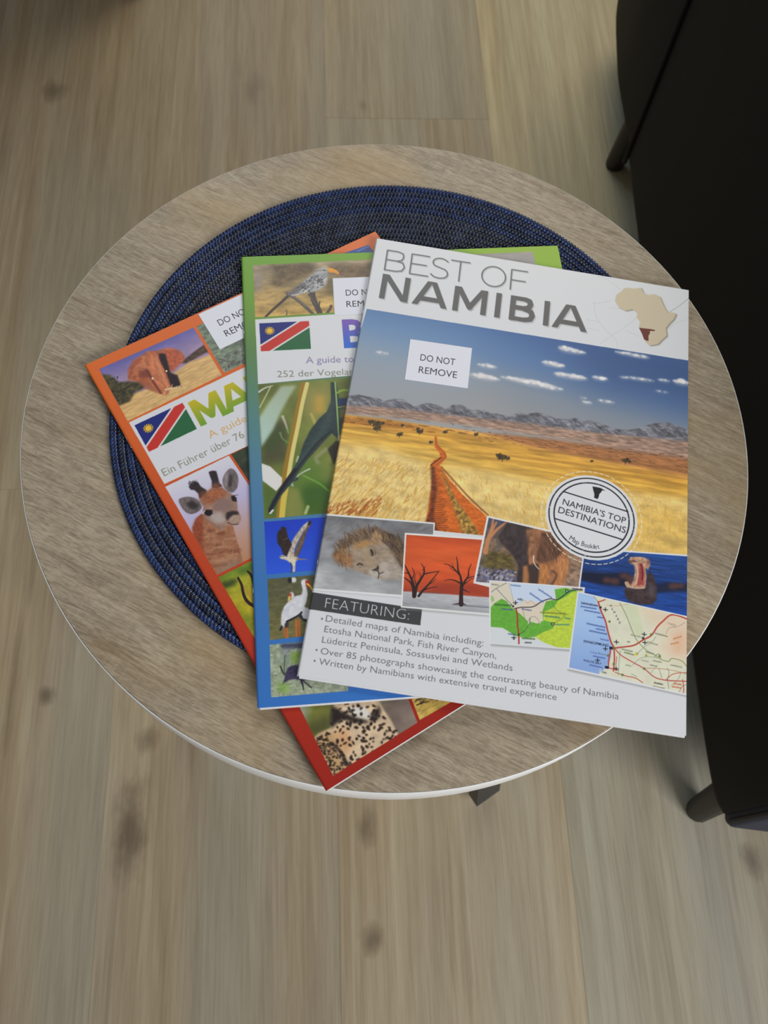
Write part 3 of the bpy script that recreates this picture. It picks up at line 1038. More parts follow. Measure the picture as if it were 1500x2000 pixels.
    # title, thin line
    gl = {'B': [[(0, 0), (0, 1)], [(0, 1), (.42, 1), (.62, .93), (.66, .75), (.60, .58), (.42, .52), (0, .52)], [(.42, .52), (.66, .46), (.74, .26), (.66, .07), (.44, 0), (0, 0)]],
          'E': [[(.66, 1), (0, 1), (0, 0), (.68, 0)], [(0, .52), (.58, .52)]],
          'S': [[(.64, .88), (.5, .97), (.34, 1), (.14, .95), (.04, .80), (.1, .62), (.34, .53), (.58, .44), (.68, .26), (.6, .07), (.36, 0), (.14, .04), (0, .15)]],
          'T': [[(0, 1), (.8, 1)], [(.4, 1), (.4, 0)]],
          'O': [[(.52 + .5 * math.cos(t), .5 + .5 * math.sin(t)) for t in np.linspace(0, 2 * PI, 33)]],
          'F': [[(.62, 1), (0, 1), (0, 0)], [(0, .48), (.56, .48)]]}
    adv = [('B', 0, 1.12), ('E', 1.08, 1.15), ('S', 1.98, 1.05), ('T', 2.80, 1.0), ('O', 4.14, 1.02), ('F', 5.42, 1.1)]
    a, b = P.T([(110, 186), (640, 268)])
    d = (b - a) / 5.42
    ex = d; ey = np.array([d[1], -d[0]]); ey = ey / np.hypot(*ey); ey = ey * P.capc(a, ey, 83)
    sv, P.o, Hs = P.o, (0, 0, 1), P.H
    P.H = np.eye(3); kk = P.k; P.k = 1
    for off, c, al, w in (((3, 4), (120, 120, 124), .35, 5.0), ((0, 0), (98, 98, 100), 1, 4.9)):
        for ch, x0, sx in adv:
            for st in gl[ch]:
                pts = [a + off + (x0 + x * sx) * ex + y * ey for x, y in st]
                P.line(pts, w, c, al, sm=(ch in 'SO'))
    P.H, P.o, P.k = Hs, sv, kk
    # title, heavy line
    P.heavy([('N', 0), ('A', 1.24), ('M', 2.62), ('I', 4.12), ('B', 4.64), ('I', 5.86), ('A', 6.24)], (86, 304), (952, 448), 104, 18.5, (84, 84, 86), shadow=True)

    # ---- lion picture
    P.v(580, 980, 3.75)
    P.fill([(110, 630), (780, 690), (790, 704), (100, 645)], (120, 120, 122), .5, 4)
    P.fill([(195, 84), (1020, 152), (1012, 250), (780, 700), (60, 640)], (214, 214, 214))
    P.clipto([(190, 96), (1008, 162), (1002, 330), (800, 684), (60, 628)])
    P.fill([(60, 40), (1100, 100), (1100, 720), (0, 700)], (130, 130, 134), 1, 0, (.10, 140, 60), grad=[((600, 130), (112, 112, 116)), ((520, 420), (140, 140, 143)), ((500, 680), (166, 166, 167))])
    P.dots(90, [(200, 100), (1000, 150), (1000, 250), (700, 200), (200, 330)], [(92, 92, 98), (150, 148, 146), (112, 104, 100)], 90, 14, 30, 30, .3, 5, blur=8)
    P.fill([(330, 300), (420, 230), (540, 185), (640, 205), (760, 270), (820, 380), (800, 480), (700, 440), (640, 300), (420, 330), (360, 420), (310, 440), (270, 380)], (96, 78, 62), .9, 14, (.2, 40, 20), sm=True)
    P.fill([(640, 230), (760, 260), (820, 360), (810, 500), (740, 470), (690, 330)], (70, 58, 50), .85, 12, (.2, 30, 20))
    P.dots(420, [(640, 215), (760, 262), (830, 380), (800, 520), (740, 470), (700, 340), (600, 260)], [(54, 44, 40), (84, 68, 54), (66, 52, 44), (118, 94, 70)], 60, 7, -50, 22, .75, 5, blur=1)
    P.dots(300, [(270, 300), (420, 200), (560, 180), (640, 220), (560, 290), (420, 320), (360, 450), (280, 440)], [(90, 70, 52), (70, 56, 46), (130, 98, 66), (112, 88, 64)], 60, 8, 125, 30, .6, 55, blur=1)
    face = [(410, 315), (500, 285), (570, 270), (640, 300), (700, 360), (740, 440), (778, 500), (780, 560), (700, 560), (640, 572), (560, 545), (480, 520), (400, 490), (350, 430), (350, 360)]
    P.fill(face, (146, 128, 110), 1, 6, (.10, 30, 20), sm=True)
    P.fill([(270, 400), (330, 350), (400, 380), (400, 470), (330, 460)], (150, 100, 62), .8, 14, (.15, 30, 20), sm=True)
    P.fill([(420, 300), (520, 280), (580, 300), (500, 330), (420, 350)], (168, 120, 66), .75, 10)
    P.fill([(556, 290), (562, 220), (584, 203), (614, 222), (630, 270), (622, 306)], (166, 132, 96), .95, 4, sm=True)
    P.fill([(540, 230), (560, 192), (578, 205), (566, 235)], (64, 54, 48), .8, 4)
    P.dots(520, [(290, 300), (420, 215), (560, 190), (660, 240), (640, 300), (500, 285), (400, 330), (370, 480), (300, 450)], [(168, 128, 82), (92, 70, 52), (140, 104, 70), (70, 58, 50), (150, 140, 128)], 46, 4.5, 120, 40, .55, 6)
    P.dots(260, [(640, 250), (760, 290), (820, 400), (800, 520), (720, 430)], [(120, 90, 62), (60, 50, 46), (140, 112, 84)], 50, 4, -60, 20, .5, 7)
    P.fill([(690, 380), (740, 440), (790, 520), (785, 580), (700, 560), (680, 470)], (158, 148, 136), .8, 10, (.1, 20, 10))
    P.disc((560, 372), 22, (84, 66, 52), .75, 5, 26, 20)
    P.line([(545, 350), (560, 378), (556, 392)], 11, (40, 32, 28), .9, True, 1.5)
    P.line([(566, 352), (572, 376), (566, 394)], 4, (190, 178, 160), .7, True, 1.5)
    P.disc((465, 462), 22, (110, 92, 76), .8, 5, 16, 20)
    P.line([(446, 462), (462, 452), (482, 462)], 8, (48, 38, 32), .9, True, 1.5)
    P.line([(452, 472), (466, 466), (480, 472)], 4, (196, 184, 166), .7, True, 1.5)
    P.fill([(520, 330), (560, 420), (590, 470), (556, 500), (500, 440), (470, 350)], (160, 138, 112), .7, 10)
    P.disc((640, 470), 40, (178, 168, 156), .8, 10, 34)
    P.disc((572, 520), 42, (184, 176, 166), .85, 9, 26, 20)
    P.disc((655, 530), 40, (176, 168, 160), .85, 9, 30)
    P.fill([(552, 500), (585, 485), (602, 460), (606, 486), (600, 510), (575, 506)], (52, 44, 42), .95, 3)
    P.line([(600, 505), (606, 530), (600, 560)], 7, (52, 44, 42), .9, True, 1)
    P.line([(606, 528), (640, 514)], 7, (60, 50, 46), .85, False, 2)
    P.line([(552, 498), (575, 518)], 5, (90, 78, 70), .7, False, 2)
    P.dots(60, [(560, 500), (700, 480), (700, 560), (560, 560)], [(196, 190, 180), (150, 140, 128)], 26, 2, -20, 20, .5, 9)
    P.noclip()
    # ---- FEATURING bar
    P.fill([(80, 656), (925, 788), (912, 906), (50, 780)], (62, 62, 64))
    P.text('FEATURING:', (205, 776), (826, 866), 76, (205, 205, 205), -.022)
    # ---- red dune picture
    P.fill([(770, 778), (1420, 830), (1420, 842), (770, 790)], (120, 120, 122), .5, 4)
    P.fill([(797, 226), (1425, 268), (1425, 832), (768, 774)], (216, 214, 212))
    P.clipto([(808, 240), (1425, 282), (1425, 818), (780, 764)])
    P.fill([(780, 200), (1425, 250), (1425, 720), (770, 680)], (196, 80, 38), 1, 0, (.05, 200, 30), grad=[((1100, 250), (186, 72, 36)), ((1090, 380), (208, 88, 42)), ((1080, 560), (198, 78, 40)), ((1075, 680), (160, 62, 40))])
    P.fill([(820, 470), (1100, 340), (1425, 300), (1425, 330), (1100, 400)], (222, 104, 56), .35, 20)
    P.fill([(1000, 600), (1425, 590), (1425, 690), (1000, 670)], (136, 50, 40), .45, 16)
    P.fill([(760, 655), (900, 660), (1100, 676), (1425, 700), (1425, 860), (760, 820)], (168, 168, 172), 1, 2, (.05, 60, 8), grad=[((1090, 675), (178, 178, 182)), ((1080, 740), (164, 164, 168)), ((1076, 820), (138, 138, 142))])
    P.fill([(900, 655), (1000, 658), (1120, 676), (900, 668)], (110, 62, 50), .7, 3)
    P.line([(1150, 752), (1420, 775)], 9, (96, 96, 104), .7, False, 3)
    D = (44, 28, 28)
    for l, w, t in [([(1212, 752), (1212, 680), (1216, 610)], 30, 20), ([(1216, 620), (1210, 560), (1190, 500), (1186, 450), (1178, 402)], 18, 4), ([(1196, 530), (1160, 490), (1120, 462), (1084, 454)], 11, 3), ([(1160, 490), (1144, 450)], 6, 2), ([(1210, 600), (1170, 578), (1130, 570), (1088, 578)], 11, 3),
                    ([(1220, 620), (1240, 580), (1264, 545), (1268, 500), (1286, 455)], 15, 4), ([(1262, 560), (1290, 550), (1316, 545)], 8, 3), ([(1232, 605), (1280, 570), (1310, 560)], 7, 2), ([(1225, 640), (1250, 655), (1276, 664)], 9, 3), ([(1180, 510), (1150, 500), (1130, 480)], 5, 2), ([(1196, 745), (1160, 750)], 8, 3), ([(1226, 745), (1250, 758)], 8, 3),
                    ([(866, 692), (862, 630), (852, 580), (830, 530), (806, 480), (792, 455)], 26, 4), ([(862, 640), (838, 590), (800, 560), (786, 550)], 14, 4), ([(870, 690), (884, 620), (910, 575), (936, 530), (940, 490), (918, 452)], 22, 4), ([(936, 530), (980, 520), (1052, 508)], 10, 4), ([(930, 500), (950, 470)], 6, 2),
                    ([(900, 690), (930, 650), (968, 610), (1000, 570), (1046, 512)], 17, 4), ([(960, 612), (1000, 590), (1030, 560)], 6, 2), ([(930, 650), (980, 632), (1040, 622)], 9, 3), ([(850, 570), (866, 520), (850, 480)], 8, 3), ([(825, 525), (800, 520), (786, 530)], 8, 3), ([(884, 620), (870, 560), (880, 520)], 7, 2), ([(900, 590), (915, 545), (900, 520)], 6, 2)]:
        P.line(l, w, D, .96, True, taper=t)
    P.noclip()
    # ---- elephant picture
    P.v(900, 980, 3.26)
    P.fill([(176, 88), (830, 238), (768, 582), (700, 600), (196, 545), (88, 518)], (214, 212, 210))
    P.clipto([(186, 101), (815, 248), (760, 570), (104, 508)])
    P.fill([(90, 60), (850, 200), (800, 600), (80, 560)], (120, 104, 90), 1, 0, (.18, 50, 26), grad=[((200, 120), (64, 66, 84)), ((180, 300), (120, 100, 78)), ((160, 500), (100, 96, 110))])
    P.fill([(190, 300), (330, 330), (370, 440), (130, 420)], (88, 76, 36), .85, 12, (.25, 30, 16))
    P.fill([(640, 300), (800, 330), (780, 560), (640, 540)], (146, 116, 96), .9, 10, (.2, 22, 16))
    for l, w in [([(165, 320), (182, 240), (205, 170), (215, 110)], 30), ([(182, 240), (240, 175), (300, 130)], 22), ([(205, 190), (235, 130)], 14)]:
        P.line(l, w, (186, 124, 82), .95, True, 3, taper=10)
    P.dots(230, [(110, 410), (360, 440), (380, 540), (100, 520)], [(128, 128, 166), (84, 84, 116), (170, 168, 180), (46, 44, 60), (120, 104, 96)], 16, 12, 30, 60, .8, 21)
    P.dots(60, [(200, 230), (280, 260), (330, 340), (180, 320)], [(150, 110, 84), (84, 80, 96)], 16, 10, 30, 60, .6, 22)
    body = [(300, 130), (380, 130), (470, 162), (570, 188), (640, 250), (686, 320), (692, 400), (668, 470), (654, 530), (572, 540), (600, 470), (560, 540), (440, 540), (364, 520), (372, 400), (330, 330), (262, 262), (242, 222)]
    P.fill(body, (160, 106, 70), 1, 3, (.12, 22, 30), sm=False)
    P.fill([(242, 222), (300, 130), (400, 132), (470, 160), (462, 220), (440, 300), (440, 380), (446, 420), (432, 520), (362, 520), (372, 400), (332, 335), (262, 262)], (58, 48, 50), 1, 5, (.15, 20, 26))
    P.fill([(420, 180), (470, 165), (520, 215), (500, 300), (470, 370), (430, 330), (440, 260)], (140, 96, 68), .95, 8, (.15, 14, 24))
    P.fill([(520, 190), (580, 200), (640, 262), (660, 320), (600, 372), (520, 392), (486, 372), (498, 290)], (92, 62, 48), .95, 6, (.16, 14, 30))
    P.dots(60, [(560, 220), (650, 300), (610, 370), (560, 350)], [(70, 48, 40), (128, 88, 62)], 60, 6, -70, 12, .6, 23)
    P.fill([(440, 400), (500, 390), (520, 470), (500, 540), (440, 540)], (52, 42, 42), .9, 6)
    P.fill([(405, 410), (432, 405), (440, 470), (432, 540), (402, 540)], (178, 118, 72), .85, 4)
    P.fill([(510, 400), (556, 400), (566, 470), (546, 545), (500, 545)], (178, 116, 66), .9, 5, (.1, 12, 30))
    P.fill([(600, 400), (690, 350), (694, 420), (660, 530), (600, 540), (628, 470)], (184, 122, 74), .9, 6, (.1, 12, 30))
    P.line([(590, 440), (620, 470), (580, 535)], 12, (84, 54, 42), .7, True, 4)
    P.line([(472, 345), (472, 380), (488, 410), (508, 430)], 9, (196, 184, 176), 1, True, taper=4)
    P.dots(120, [(560, 400), (690, 350), (670, 520), (520, 520)], [(200, 140, 90), (130, 84, 56)], 30, 3, 80, 20, .4, 24)
    P.noclip()
    # ---- hippo picture
    P.fill([(786, 316), (900, 300), (1460, 336), (1460, 760), (750, 590)], (208, 208, 212))
    P.clipto([(796, 318), (900, 308), (1460, 347), (1460, 738), (762, 572)])
    P.fill([(740, 280), (1460, 300), (1460, 760), (740, 620)], (34, 74, 146), 1, 0, (.16, 120, 8), grad=[((1100, 320), (34, 70, 136)), ((1100, 450), (24, 54, 112)), ((1090, 560), (30, 72, 150)), ((1090, 700), (26, 60, 130))])
    P.dots(150, [(780, 330), (1440, 370), (1440, 720), (770, 570)], [(22, 44, 96), (52, 96, 176), (18, 36, 84)], 90, 6, -4, 5, .4, 31, blur=3)
    P.fill([(770, 440), (900, 452), (1060, 450), (1100, 480), (1080, 545), (900, 530), (770, 500)], (18, 22, 42), .92, 8)
    P.fill([(1240, 520), (1330, 512), (1440, 520), (1440, 570), (1240, 580)], (24, 28, 48), .85, 8)
    for (x, y, r, h) in [(935, 498, 26, 20), (985, 505, 32, 22), (1045, 470, 30, 20), (1355, 535, 34, 20), (1400, 532, 24, 16), (1085, 500, 30, 34)]:
        P.disc((x, y), r, (104, 62, 50), .7, 8, h)
    P.fill([(1046, 545), (1110, 552), (1178, 548), (1190, 470), (1205, 430), (1232, 480), (1252, 550), (1250, 620), (1225, 650), (1150, 655), (1080, 635), (1050, 600)], (60, 46, 48), 1, 3, (.15, 20, 20))
    P.fill([(1200, 520), (1235, 540), (1235, 610), (1200, 600)], (104, 98, 110), .55, 12)
    P.fill([(1072, 372), (1084, 350), (1130, 348), (1170, 352), (1202, 368), (1210, 400), (1196, 432), (1180, 420), (1186, 470), (1178, 548), (1120, 552), (1060, 545), (1048, 510), (1066, 505), (1086, 528), (1104, 500), (1112, 440), (1108, 402), (1080, 392)], (176, 136, 112), 1, 2, (.14, 14, 20), sm=False)
    P.fill([(1136, 395), (1160, 392), (1172, 440), (1172, 530), (1120, 535), (1130, 470)], (150, 62, 58), .9, 4, (.2, 10, 12))
    P.line([(1150, 395), (1160, 440), (1158, 500)], 9, (92, 24, 30), .8, True, 2)
    P.line([(1124, 410), (1132, 450), (1120, 520)], 9, (202, 168, 148), .9, True, 2)
    P.line([(1052, 512), (1060, 530), (1110, 548), (1170, 548)], 8, (190, 158, 130), .9, True, 2)
    P.line([(1098, 374), (1118, 380)], 8, (60, 40, 40), .8, False, 2)
    P.disc((1084, 380), 11, (70, 46, 44), .8, 3)
    P.disc((1198, 384), 13, (110, 74, 62), .8, 3)
    P.noclip()

    # ---- map insets
    P.v(940, 1120, 3.571)
    P.fill([(74, 492), (640, 530), (640, 545), (74, 506)], (110, 110, 112), .5, 4)
    P.fill([(64, 46), (730, 96), (726, 150), (640, 530), (66, 490)], (212, 212, 214))
    P.clipto([(74, 56), (722, 104), (716, 200), (640, 522), (74, 484)])
    P.fill([(60, 40), (730, 90), (730, 560), (60, 500)], (206, 198, 178))
    P.fill([(205, 50), (540, 85), (520, 120), (500, 170), (420, 205), (330, 190), (250, 220), (232, 170), (205, 110)], (190, 202, 220), 1, 2)
    P.fill([(420, 110), (530, 100), (610, 170), (560, 175), (470, 180)], (196, 206, 218), .9, 3)
    P.fill([(76, 235), (105, 205), (150, 176), (190, 195), (205, 225), (240, 250), (290, 290), (330, 330), (400, 350), (440, 330), (436, 260), (460, 195), (530, 180), (520, 110), (600, 100), (690, 125), (690, 200), (500, 340), (520, 380), (400, 440), (330, 450), (250, 438), (200, 405), (160, 380), (76, 372)], (98, 164, 58), 1, 1, (.05, 14, 10))
    P.fill([(76, 150), (95, 165), (100, 190), (80, 200)], (140, 176, 96), .9, 2)
    P.fill([(640, 130), (700, 120), (720, 200), (660, 420), (640, 530), (560, 522), (500, 502), (440, 480), (386, 440), (440, 410), (500, 385), (525, 365), (500, 340), (440, 325), (450, 265), (510, 240), (545, 190), (600, 160)], (178, 198, 66), 1, 1, (.05, 14, 10))
    P.fill([(76, 374), (160, 382), (200, 406), (250, 440), (330, 462), (400, 460), (500, 505), (560, 524), (76, 500)], (202, 206, 208))
    P.fill([(250, 235), (330, 190), (420, 210), (436, 250), (420, 360), (404, 330), (380, 300), (352, 330), (340, 370), (326, 300), (290, 290)], (208, 196, 176), 1, 1)
    P.line([(285, 200), (310, 185), (330, 205), (360, 190), (380, 215), (410, 210)], 4, (190, 150, 120), .8, True)
    P.line([(300, 250), (310, 300), (330, 340), (350, 310), (380, 300), (410, 330), (418, 365)], 3.5, (120, 130, 110), .8, True)
    P.line([(252, 247), (262, 300), (262, 360), (270, 420), (272, 490)], 9, (168, 52, 44), 1, True)
    P.line([(240, 246), (290, 236), (370, 232), (430, 196), (490, 176), (540, 182), (600, 140), (640, 118), (710, 112)], 6, (50, 46, 60), .95, True)
    P.line([(80, 130), (120, 100), (185, 66)], 4, (90, 90, 96), .8, True)
    P.line([(118, 108), (170, 165), (235, 230)], 4, (90, 90, 96), .8, True)
    P.line([(272, 425), (310, 400), (345, 350), (350, 310)], 4, (60, 70, 60), .8, True)
    P.line([(500, 185), (530, 250), (590, 290), (560, 320), (510, 350)], 3.5, (90, 110, 60), .8, True)
    P.line([(200, 60), (215, 110), (228, 170), (236, 225)], 3, (150, 130, 110), .7, True)
    P.line([(470, 270), (620, 285)], 3, (120, 90, 60), .6)
    P.fill([(497, 342), (520, 342), (520, 363), (497, 363)], (40, 50, 50)); P.fill([(503, 347), (514, 347), (514, 358), (503, 358)], (170, 190, 90))
    P.fill([(595, 112), (615, 112), (615, 134), (595, 134)], (40, 50, 60)); P.fill([(601, 117), (610, 117), (610, 129), (601, 129)], (170, 180, 170))
    P.disc((232, 230), 7, (40, 40, 44)); P.disc((270, 428), 7, (40, 40, 60))
    for (x, y) in ((248, 203), (237, 448)):
        P.line([(x - 15, y), (x + 15, y)], 5, (30, 34, 38)); P.line([(x, y - 12), (x, y + 12)], 5, (30, 34, 38)); P.line([(x - 6, y + 10), (x + 6, y + 10)], 4, (30, 34, 38))
    R = random.Random(9)

    def scrib(S, E, h, col, w=3.2, al=.8):
        """an illegible place name: the photograph shows only its grey texture"""
        S, E = np.array(S, float), np.array(E, float)
        n = int(np.hypot(*(E - S)) / (h * .55)); d = (E - S) / n; u = np.array([d[1], -d[0]]); u = u / np.hypot(*u) * h
        for i in range(n):
            p = S + d * (i + .15)
            k = R.random()
            if k < .5:
                P.line([p, p + u * R.uniform(.6, 1)], w, col, al)
                P.line([p + u * .5, p + d * .55 + u * .5, p + d * .6], w * .8, col, al * .8)
            else:
                P.line([p + u * .55, p + d * .6 + u * .6, p + d * .65, p + d * .05, p + u * .4], w * .85, col, al)

    for a, b, h, c in [((345, 140), (440, 205), 13, (70, 96, 160)), ((405, 112), (500, 175), 13, (70, 96, 160)), ((100, 222), (225, 228), 15, (40, 84, 44)), ((150, 250), (230, 258), 11, (70, 84, 150)), ((262, 182), (298, 190), 15, (50, 50, 60)), ((290, 250), (360, 262), 10, (80, 90, 150)),
                       ((450, 300), (556, 312), 13, (44, 96, 100)), ((420, 275), (600, 285), 10, (120, 120, 40)), ((525, 360), (625, 362), 13, (60, 120, 120)), ((590, 312), (632, 322), 11, (60, 120, 120)), ((292, 456), (385, 462), 13, (36, 90, 44)), ((312, 486), (360, 488), 13, (50, 50, 56)),
                       ((195, 424), (250, 432), 10, (70, 84, 150)), ((214, 84), (285, 92), 11, (80, 110, 150)), ((640, 108), (716, 120), 15, (50, 50, 70)), ((80, 78), (130, 84), 9, (120, 120, 120))]:
        scrib(a, b, h, c)
    P.noclip()
    # coast map
    P.fill([(610, 664), (1500, 862), (1500, 876), (610, 680)], (110, 110, 112), .5, 5)
    P.fill([(678, 124), (1500, 310), (1500, 866), (608, 664)], (212, 212, 214))
    P.clipto([(686, 134), (1500, 318), (1500, 854), (620, 656)])
    P.fill([(600, 100), (1500, 280), (1500, 900), (600, 700)], (208, 206, 184), 1, 0, (.02, 60, 60))
    P.fill([(1060, 200), (1500, 290), (1500, 640), (1200, 560), (1300, 420), (1160, 330)], (216, 190, 164), .75, 40)
    P.fill([(1340, 420), (1420, 400), (1420, 560), (1330, 560)], (214, 164, 130), .6, 24)
    P.fill([(1000, 200), (1090, 220), (1140, 420), (1090, 450)], (190, 200, 160), .6, 6)
    P.fill([(680, 120), (786, 150), (806, 190), (842, 262), (872, 330), (892, 420), (918, 505), (908, 590), (880, 652), (840, 690), (838, 640), (826, 720), (600, 680)], (146, 174, 216), 1, 1.5, grad=[((650, 300), (158, 186, 222)), ((660, 650), (132, 160, 208))])
    red = (172, 62, 52)
    for l, w in [([(822, 196), (842, 262), (872, 330), (888, 400), (912, 480), (935, 520)], 10), ([(935, 520), (1000, 512), (1070, 500), (1130, 464), (1190, 430), (1230, 370), (1270, 330), (1318, 290), (1370, 292), (1440, 318)], 9),
                 ([(935, 520), (980, 570), (1060, 618), (1140, 664), (1210, 722), (1290, 744), (1440, 752)], 6), ([(908, 530), (896, 600), (892, 655)], 8), ([(932, 530), (934, 600), (928, 680)], 9), ([(880, 655), (960, 675)], 6), ([(940, 690), (1010, 714), (1080, 730), (1130, 762)], 5), ([(820, 200), (870, 182)], 7), ([(1405, 740), (1412, 800), (1408, 840)], 5), ([(950, 580), (945, 640)], 4), ([(1290, 744), (1340, 700), (1440, 690)], 4)]:
        P.line(l, w, red, .95, True)
    for l, w, c in [([(972, 205), (1020, 300), (1080, 450), (1150, 530), (1200, 560), (1260, 600), (1310, 612), (1330, 592), (1400, 610), (1440, 660)], 5, (110, 132, 70)), ([(786, 152), (830, 210)], 4, (120, 110, 100)), ([(880, 222), (960, 224), (1030, 212)], 3, (190, 140, 90)), ([(975, 540), (968, 600), (960, 710)], 4, (120, 150, 110)),
                    ([(1100, 550), (1140, 512), (1190, 480), (1220, 440)], 3.5, (130, 140, 120)), ([(1060, 640), (1100, 600), (1160, 580), (1240, 590)], 3.5, (130, 150, 120)), ([(1140, 660), (1260, 664), (1360, 680), (1430, 700)], 4, (180, 120, 90)), ([(1240, 660), (1262, 730)], 3.5, (120, 130, 110)),
                    ([(1300, 744), (1310, 690), (1300, 660)], 3.5, (120, 110, 90)), ([(1310, 800), (1300, 744)], 3.5, (120, 110, 90)), ([(1300, 340), (1360, 370), (1420, 340)], 3, (150, 130, 120)), ([(1290, 420), (1310, 380), (1360, 372)], 3, (150, 130, 120)), ([(1210, 580), (1240, 560), (1254, 590)], 4, (90, 120, 80)), ([(1180, 700), (1230, 640)], 3, (150, 150, 120)),
                    ([(1050, 700), (1090, 720)], 3, (100, 120, 90)), ([(1380, 830), (1400, 790), (1440, 770)], 3.5, (130, 110, 90)), ([(1330, 780), (1370, 740), (1390, 700)], 3, (140, 120, 100))]:
        P.line(l, w, c, .85, True)
    for (x, y, c) in [(912, 520, (26, 30, 60)), (882, 655, (26, 30, 60))]:
        P.fill([(x - 13, y - 11), (x + 13, y - 8), (x + 13, y + 11), (x - 13, y + 8)], c)
    for (x, y) in ((838, 236), (1132, 450), (930, 520), (1090, 560), (1155, 572), (930, 632), (1140, 664), (1188, 425), (990, 708), (900, 335), (1246, 576), (890, 572)):
        P.disc((x, y), 9, (96, 116, 60) if x not in (838, 1132) else (40, 40, 44), .9)
    P.disc((1085, 562), 11, (200, 184, 60), .8); P.disc((1158, 572), 8, (200, 184, 60), .8)
    for (x, y) in ((948, 476), (1145, 480), (1140, 422), (946, 662), (872, 250), (872, 524), (818, 604)):
        P.line([(x - 15, y), (x + 15, y + 3)], 5, (30, 34, 38)); P.line([(x, y - 12), (x, y + 14)], 5, (30, 34, 38))
    T_ = lambda t, a, b, h, c, o=-.01: P.text(t, a, b, h, c, o)
    T_('SWAKOPMUND', (720, 480), (893, 512), 17, (30, 34, 62), .01)
    T_('WALVIS BAY', (718, 612), (843, 638), 15, (40, 44, 72), .005)
    T_('Long Beach', (768, 552), (876, 574), 14, (60, 74, 120))
    T_('Arandis', (1046, 432), (1118, 448), 13, (60, 60, 60))
    for i, ch in enumerate('ALPARK'):
        P.text(ch, (902 + i * 12.5, 228 + i * 24), (914 + i * 12.5, 233 + i * 24), 15, (50, 50, 56), .005)
    for a, b, h, c in [((704, 210), (820, 230), 15, (30, 34, 62)), ((700, 232), (810, 250), 11, (60, 80, 140)), ((724, 258), (836, 280), 11, (60, 80, 140)), ((815, 306), (858, 314), 11, (60, 80, 140)), ((742, 352), (872, 380), 12, (60, 80, 140)), ((806, 388), (870, 402), 11, (60, 80, 140)), ((758, 402), (884, 428), 12, (60, 80, 140)),
                       ((836, 460), (896, 472), 10, (80, 100, 160)), ((785, 578), (870, 596), 10, (70, 90, 150)), ((760, 640), (850, 660), 9, (70, 90, 150)), ((1215, 420), (1300, 442), 12, (110, 110, 90)), ((1160, 480), (1234, 502), 12, (140, 130, 110)), ((1340, 460), (1400, 440), 12, (190, 110, 70)), ((1322, 496), (1380, 482), 12, (190, 110, 70)), ((1310, 352), (1360, 362), 11, (170, 150, 130)),
                       ((1010, 640), (1050, 650), 11, (130, 140, 110)), ((1120, 608), (1170, 618), 10, (150, 150, 130)), ((1200, 610), (1260, 622), 10, (120, 130, 100)), ((1206, 765), (1268, 778), 12, (70, 60, 50)), ((1196, 790), (1280, 806), 11, (110, 90, 70)), ((1340, 770), (1400, 780), 12, (190, 90, 60)), ((1330, 792), (1396, 802), 11, (190, 90, 60)), ((1000, 552), (1070, 572), 12, (90, 110, 70)), ((1180, 640), (1230, 652), 9, (130, 130, 110)),
                       ((850, 690), (880, 698), 9, (80, 90, 110)), ((1020, 478), (1044, 482), 12, (90, 110, 80)), ((1150, 548), (1210, 566), 9, (110, 120, 90)), ((1320, 640), (1400, 656), 9, (130, 130, 100)), ((985, 530), (1060, 548), 9, (110, 120, 90))]:
        scrib(a, b, h, c, 3)
    P.noclip()
    # ---- body text
    P.v(560, 980, 1.786)
    g = (104, 104, 106)
    for t, a, b in [('Detailed maps of Namibia including:', (136, 417), (690, 504)), ('Etosha National Park, Fish River Canyon,', (131, 454), (735, 548)), ('Lüderitz Peninsula, Sossusvlei and Wetlands', (123, 491), (792, 591)),
                    ('Over 85 photographs showcasing the contrasting beauty of Namibia', (118, 531), (1161, 690)), ('Written by Namibians with extensive travel experience', (112, 568), (945, 693))]:
        P.text(t, a, b, 22.5, g, -.004)
    for x, y in ((124, 408), (105, 517), (98, 555)):
        P.disc((x, y), 3.6, g)
    # ---- stamp
    P.v(1060, 900, 5)
    c = np.array(P.T([(487, 547)])[0]); up = P.T([(487, 135)])[0]
    r = 0.5 * (np.hypot(*(P.T([(487, 137)])[0] - P.T([(487, 958)])[0])) / 2 + np.hypot(*(P.T([(42, 547)])[0] - P.T([(932, 547)])[0])) / 2)
    sv, kk = P.o, P.k
    P.H = np.eye(3); P.o = (0, 0, 1); P.k = 1
    P.disc(c, r * 1.0, (208, 208, 210))
    for rr, w in ((.925, 4.0), (.815, 4.2)):
        P.line([c + r * rr * np.array((math.cos(t), math.sin(t))) for t in np.linspace(0, 2 * PI, 73)], w, (34, 34, 44))
    for i in range(52):
        t0 = 2 * PI * i / 52
        P.line([c + r * 1.09 * np.array((math.cos(t), math.sin(t))) for t in (t0, t0 + .05, t0 + .075)], 2.6, (226, 214, 190), .9)
    R = random.Random(2)
    for i in range(26):                                      # worn specks in the rubber-stamp rings
        t = R.uniform(0, 2 * PI); q = c + r * R.choice((.925, .815)) * np.array((math.cos(t), math.sin(t)))
        P.line([q, q + (R.uniform(-3, 3), R.uniform(-3, 3))], 2, (208, 208, 210), .8)
    P.H, P.o, P.k = Hs, sv, kk
    P.line([(212, 298), (838, 494)], 12, (34, 34, 44)); P.line([(138, 564), (788, 768)], 12, (34, 34, 44))
    P.text("NAMIBIA'S TOP", (203, 424), (812, 612), 58, (36, 36, 44), 0)
    P.text('DESTINATIONS', (160, 503), (812, 706), 60, (36, 36, 44), 0)
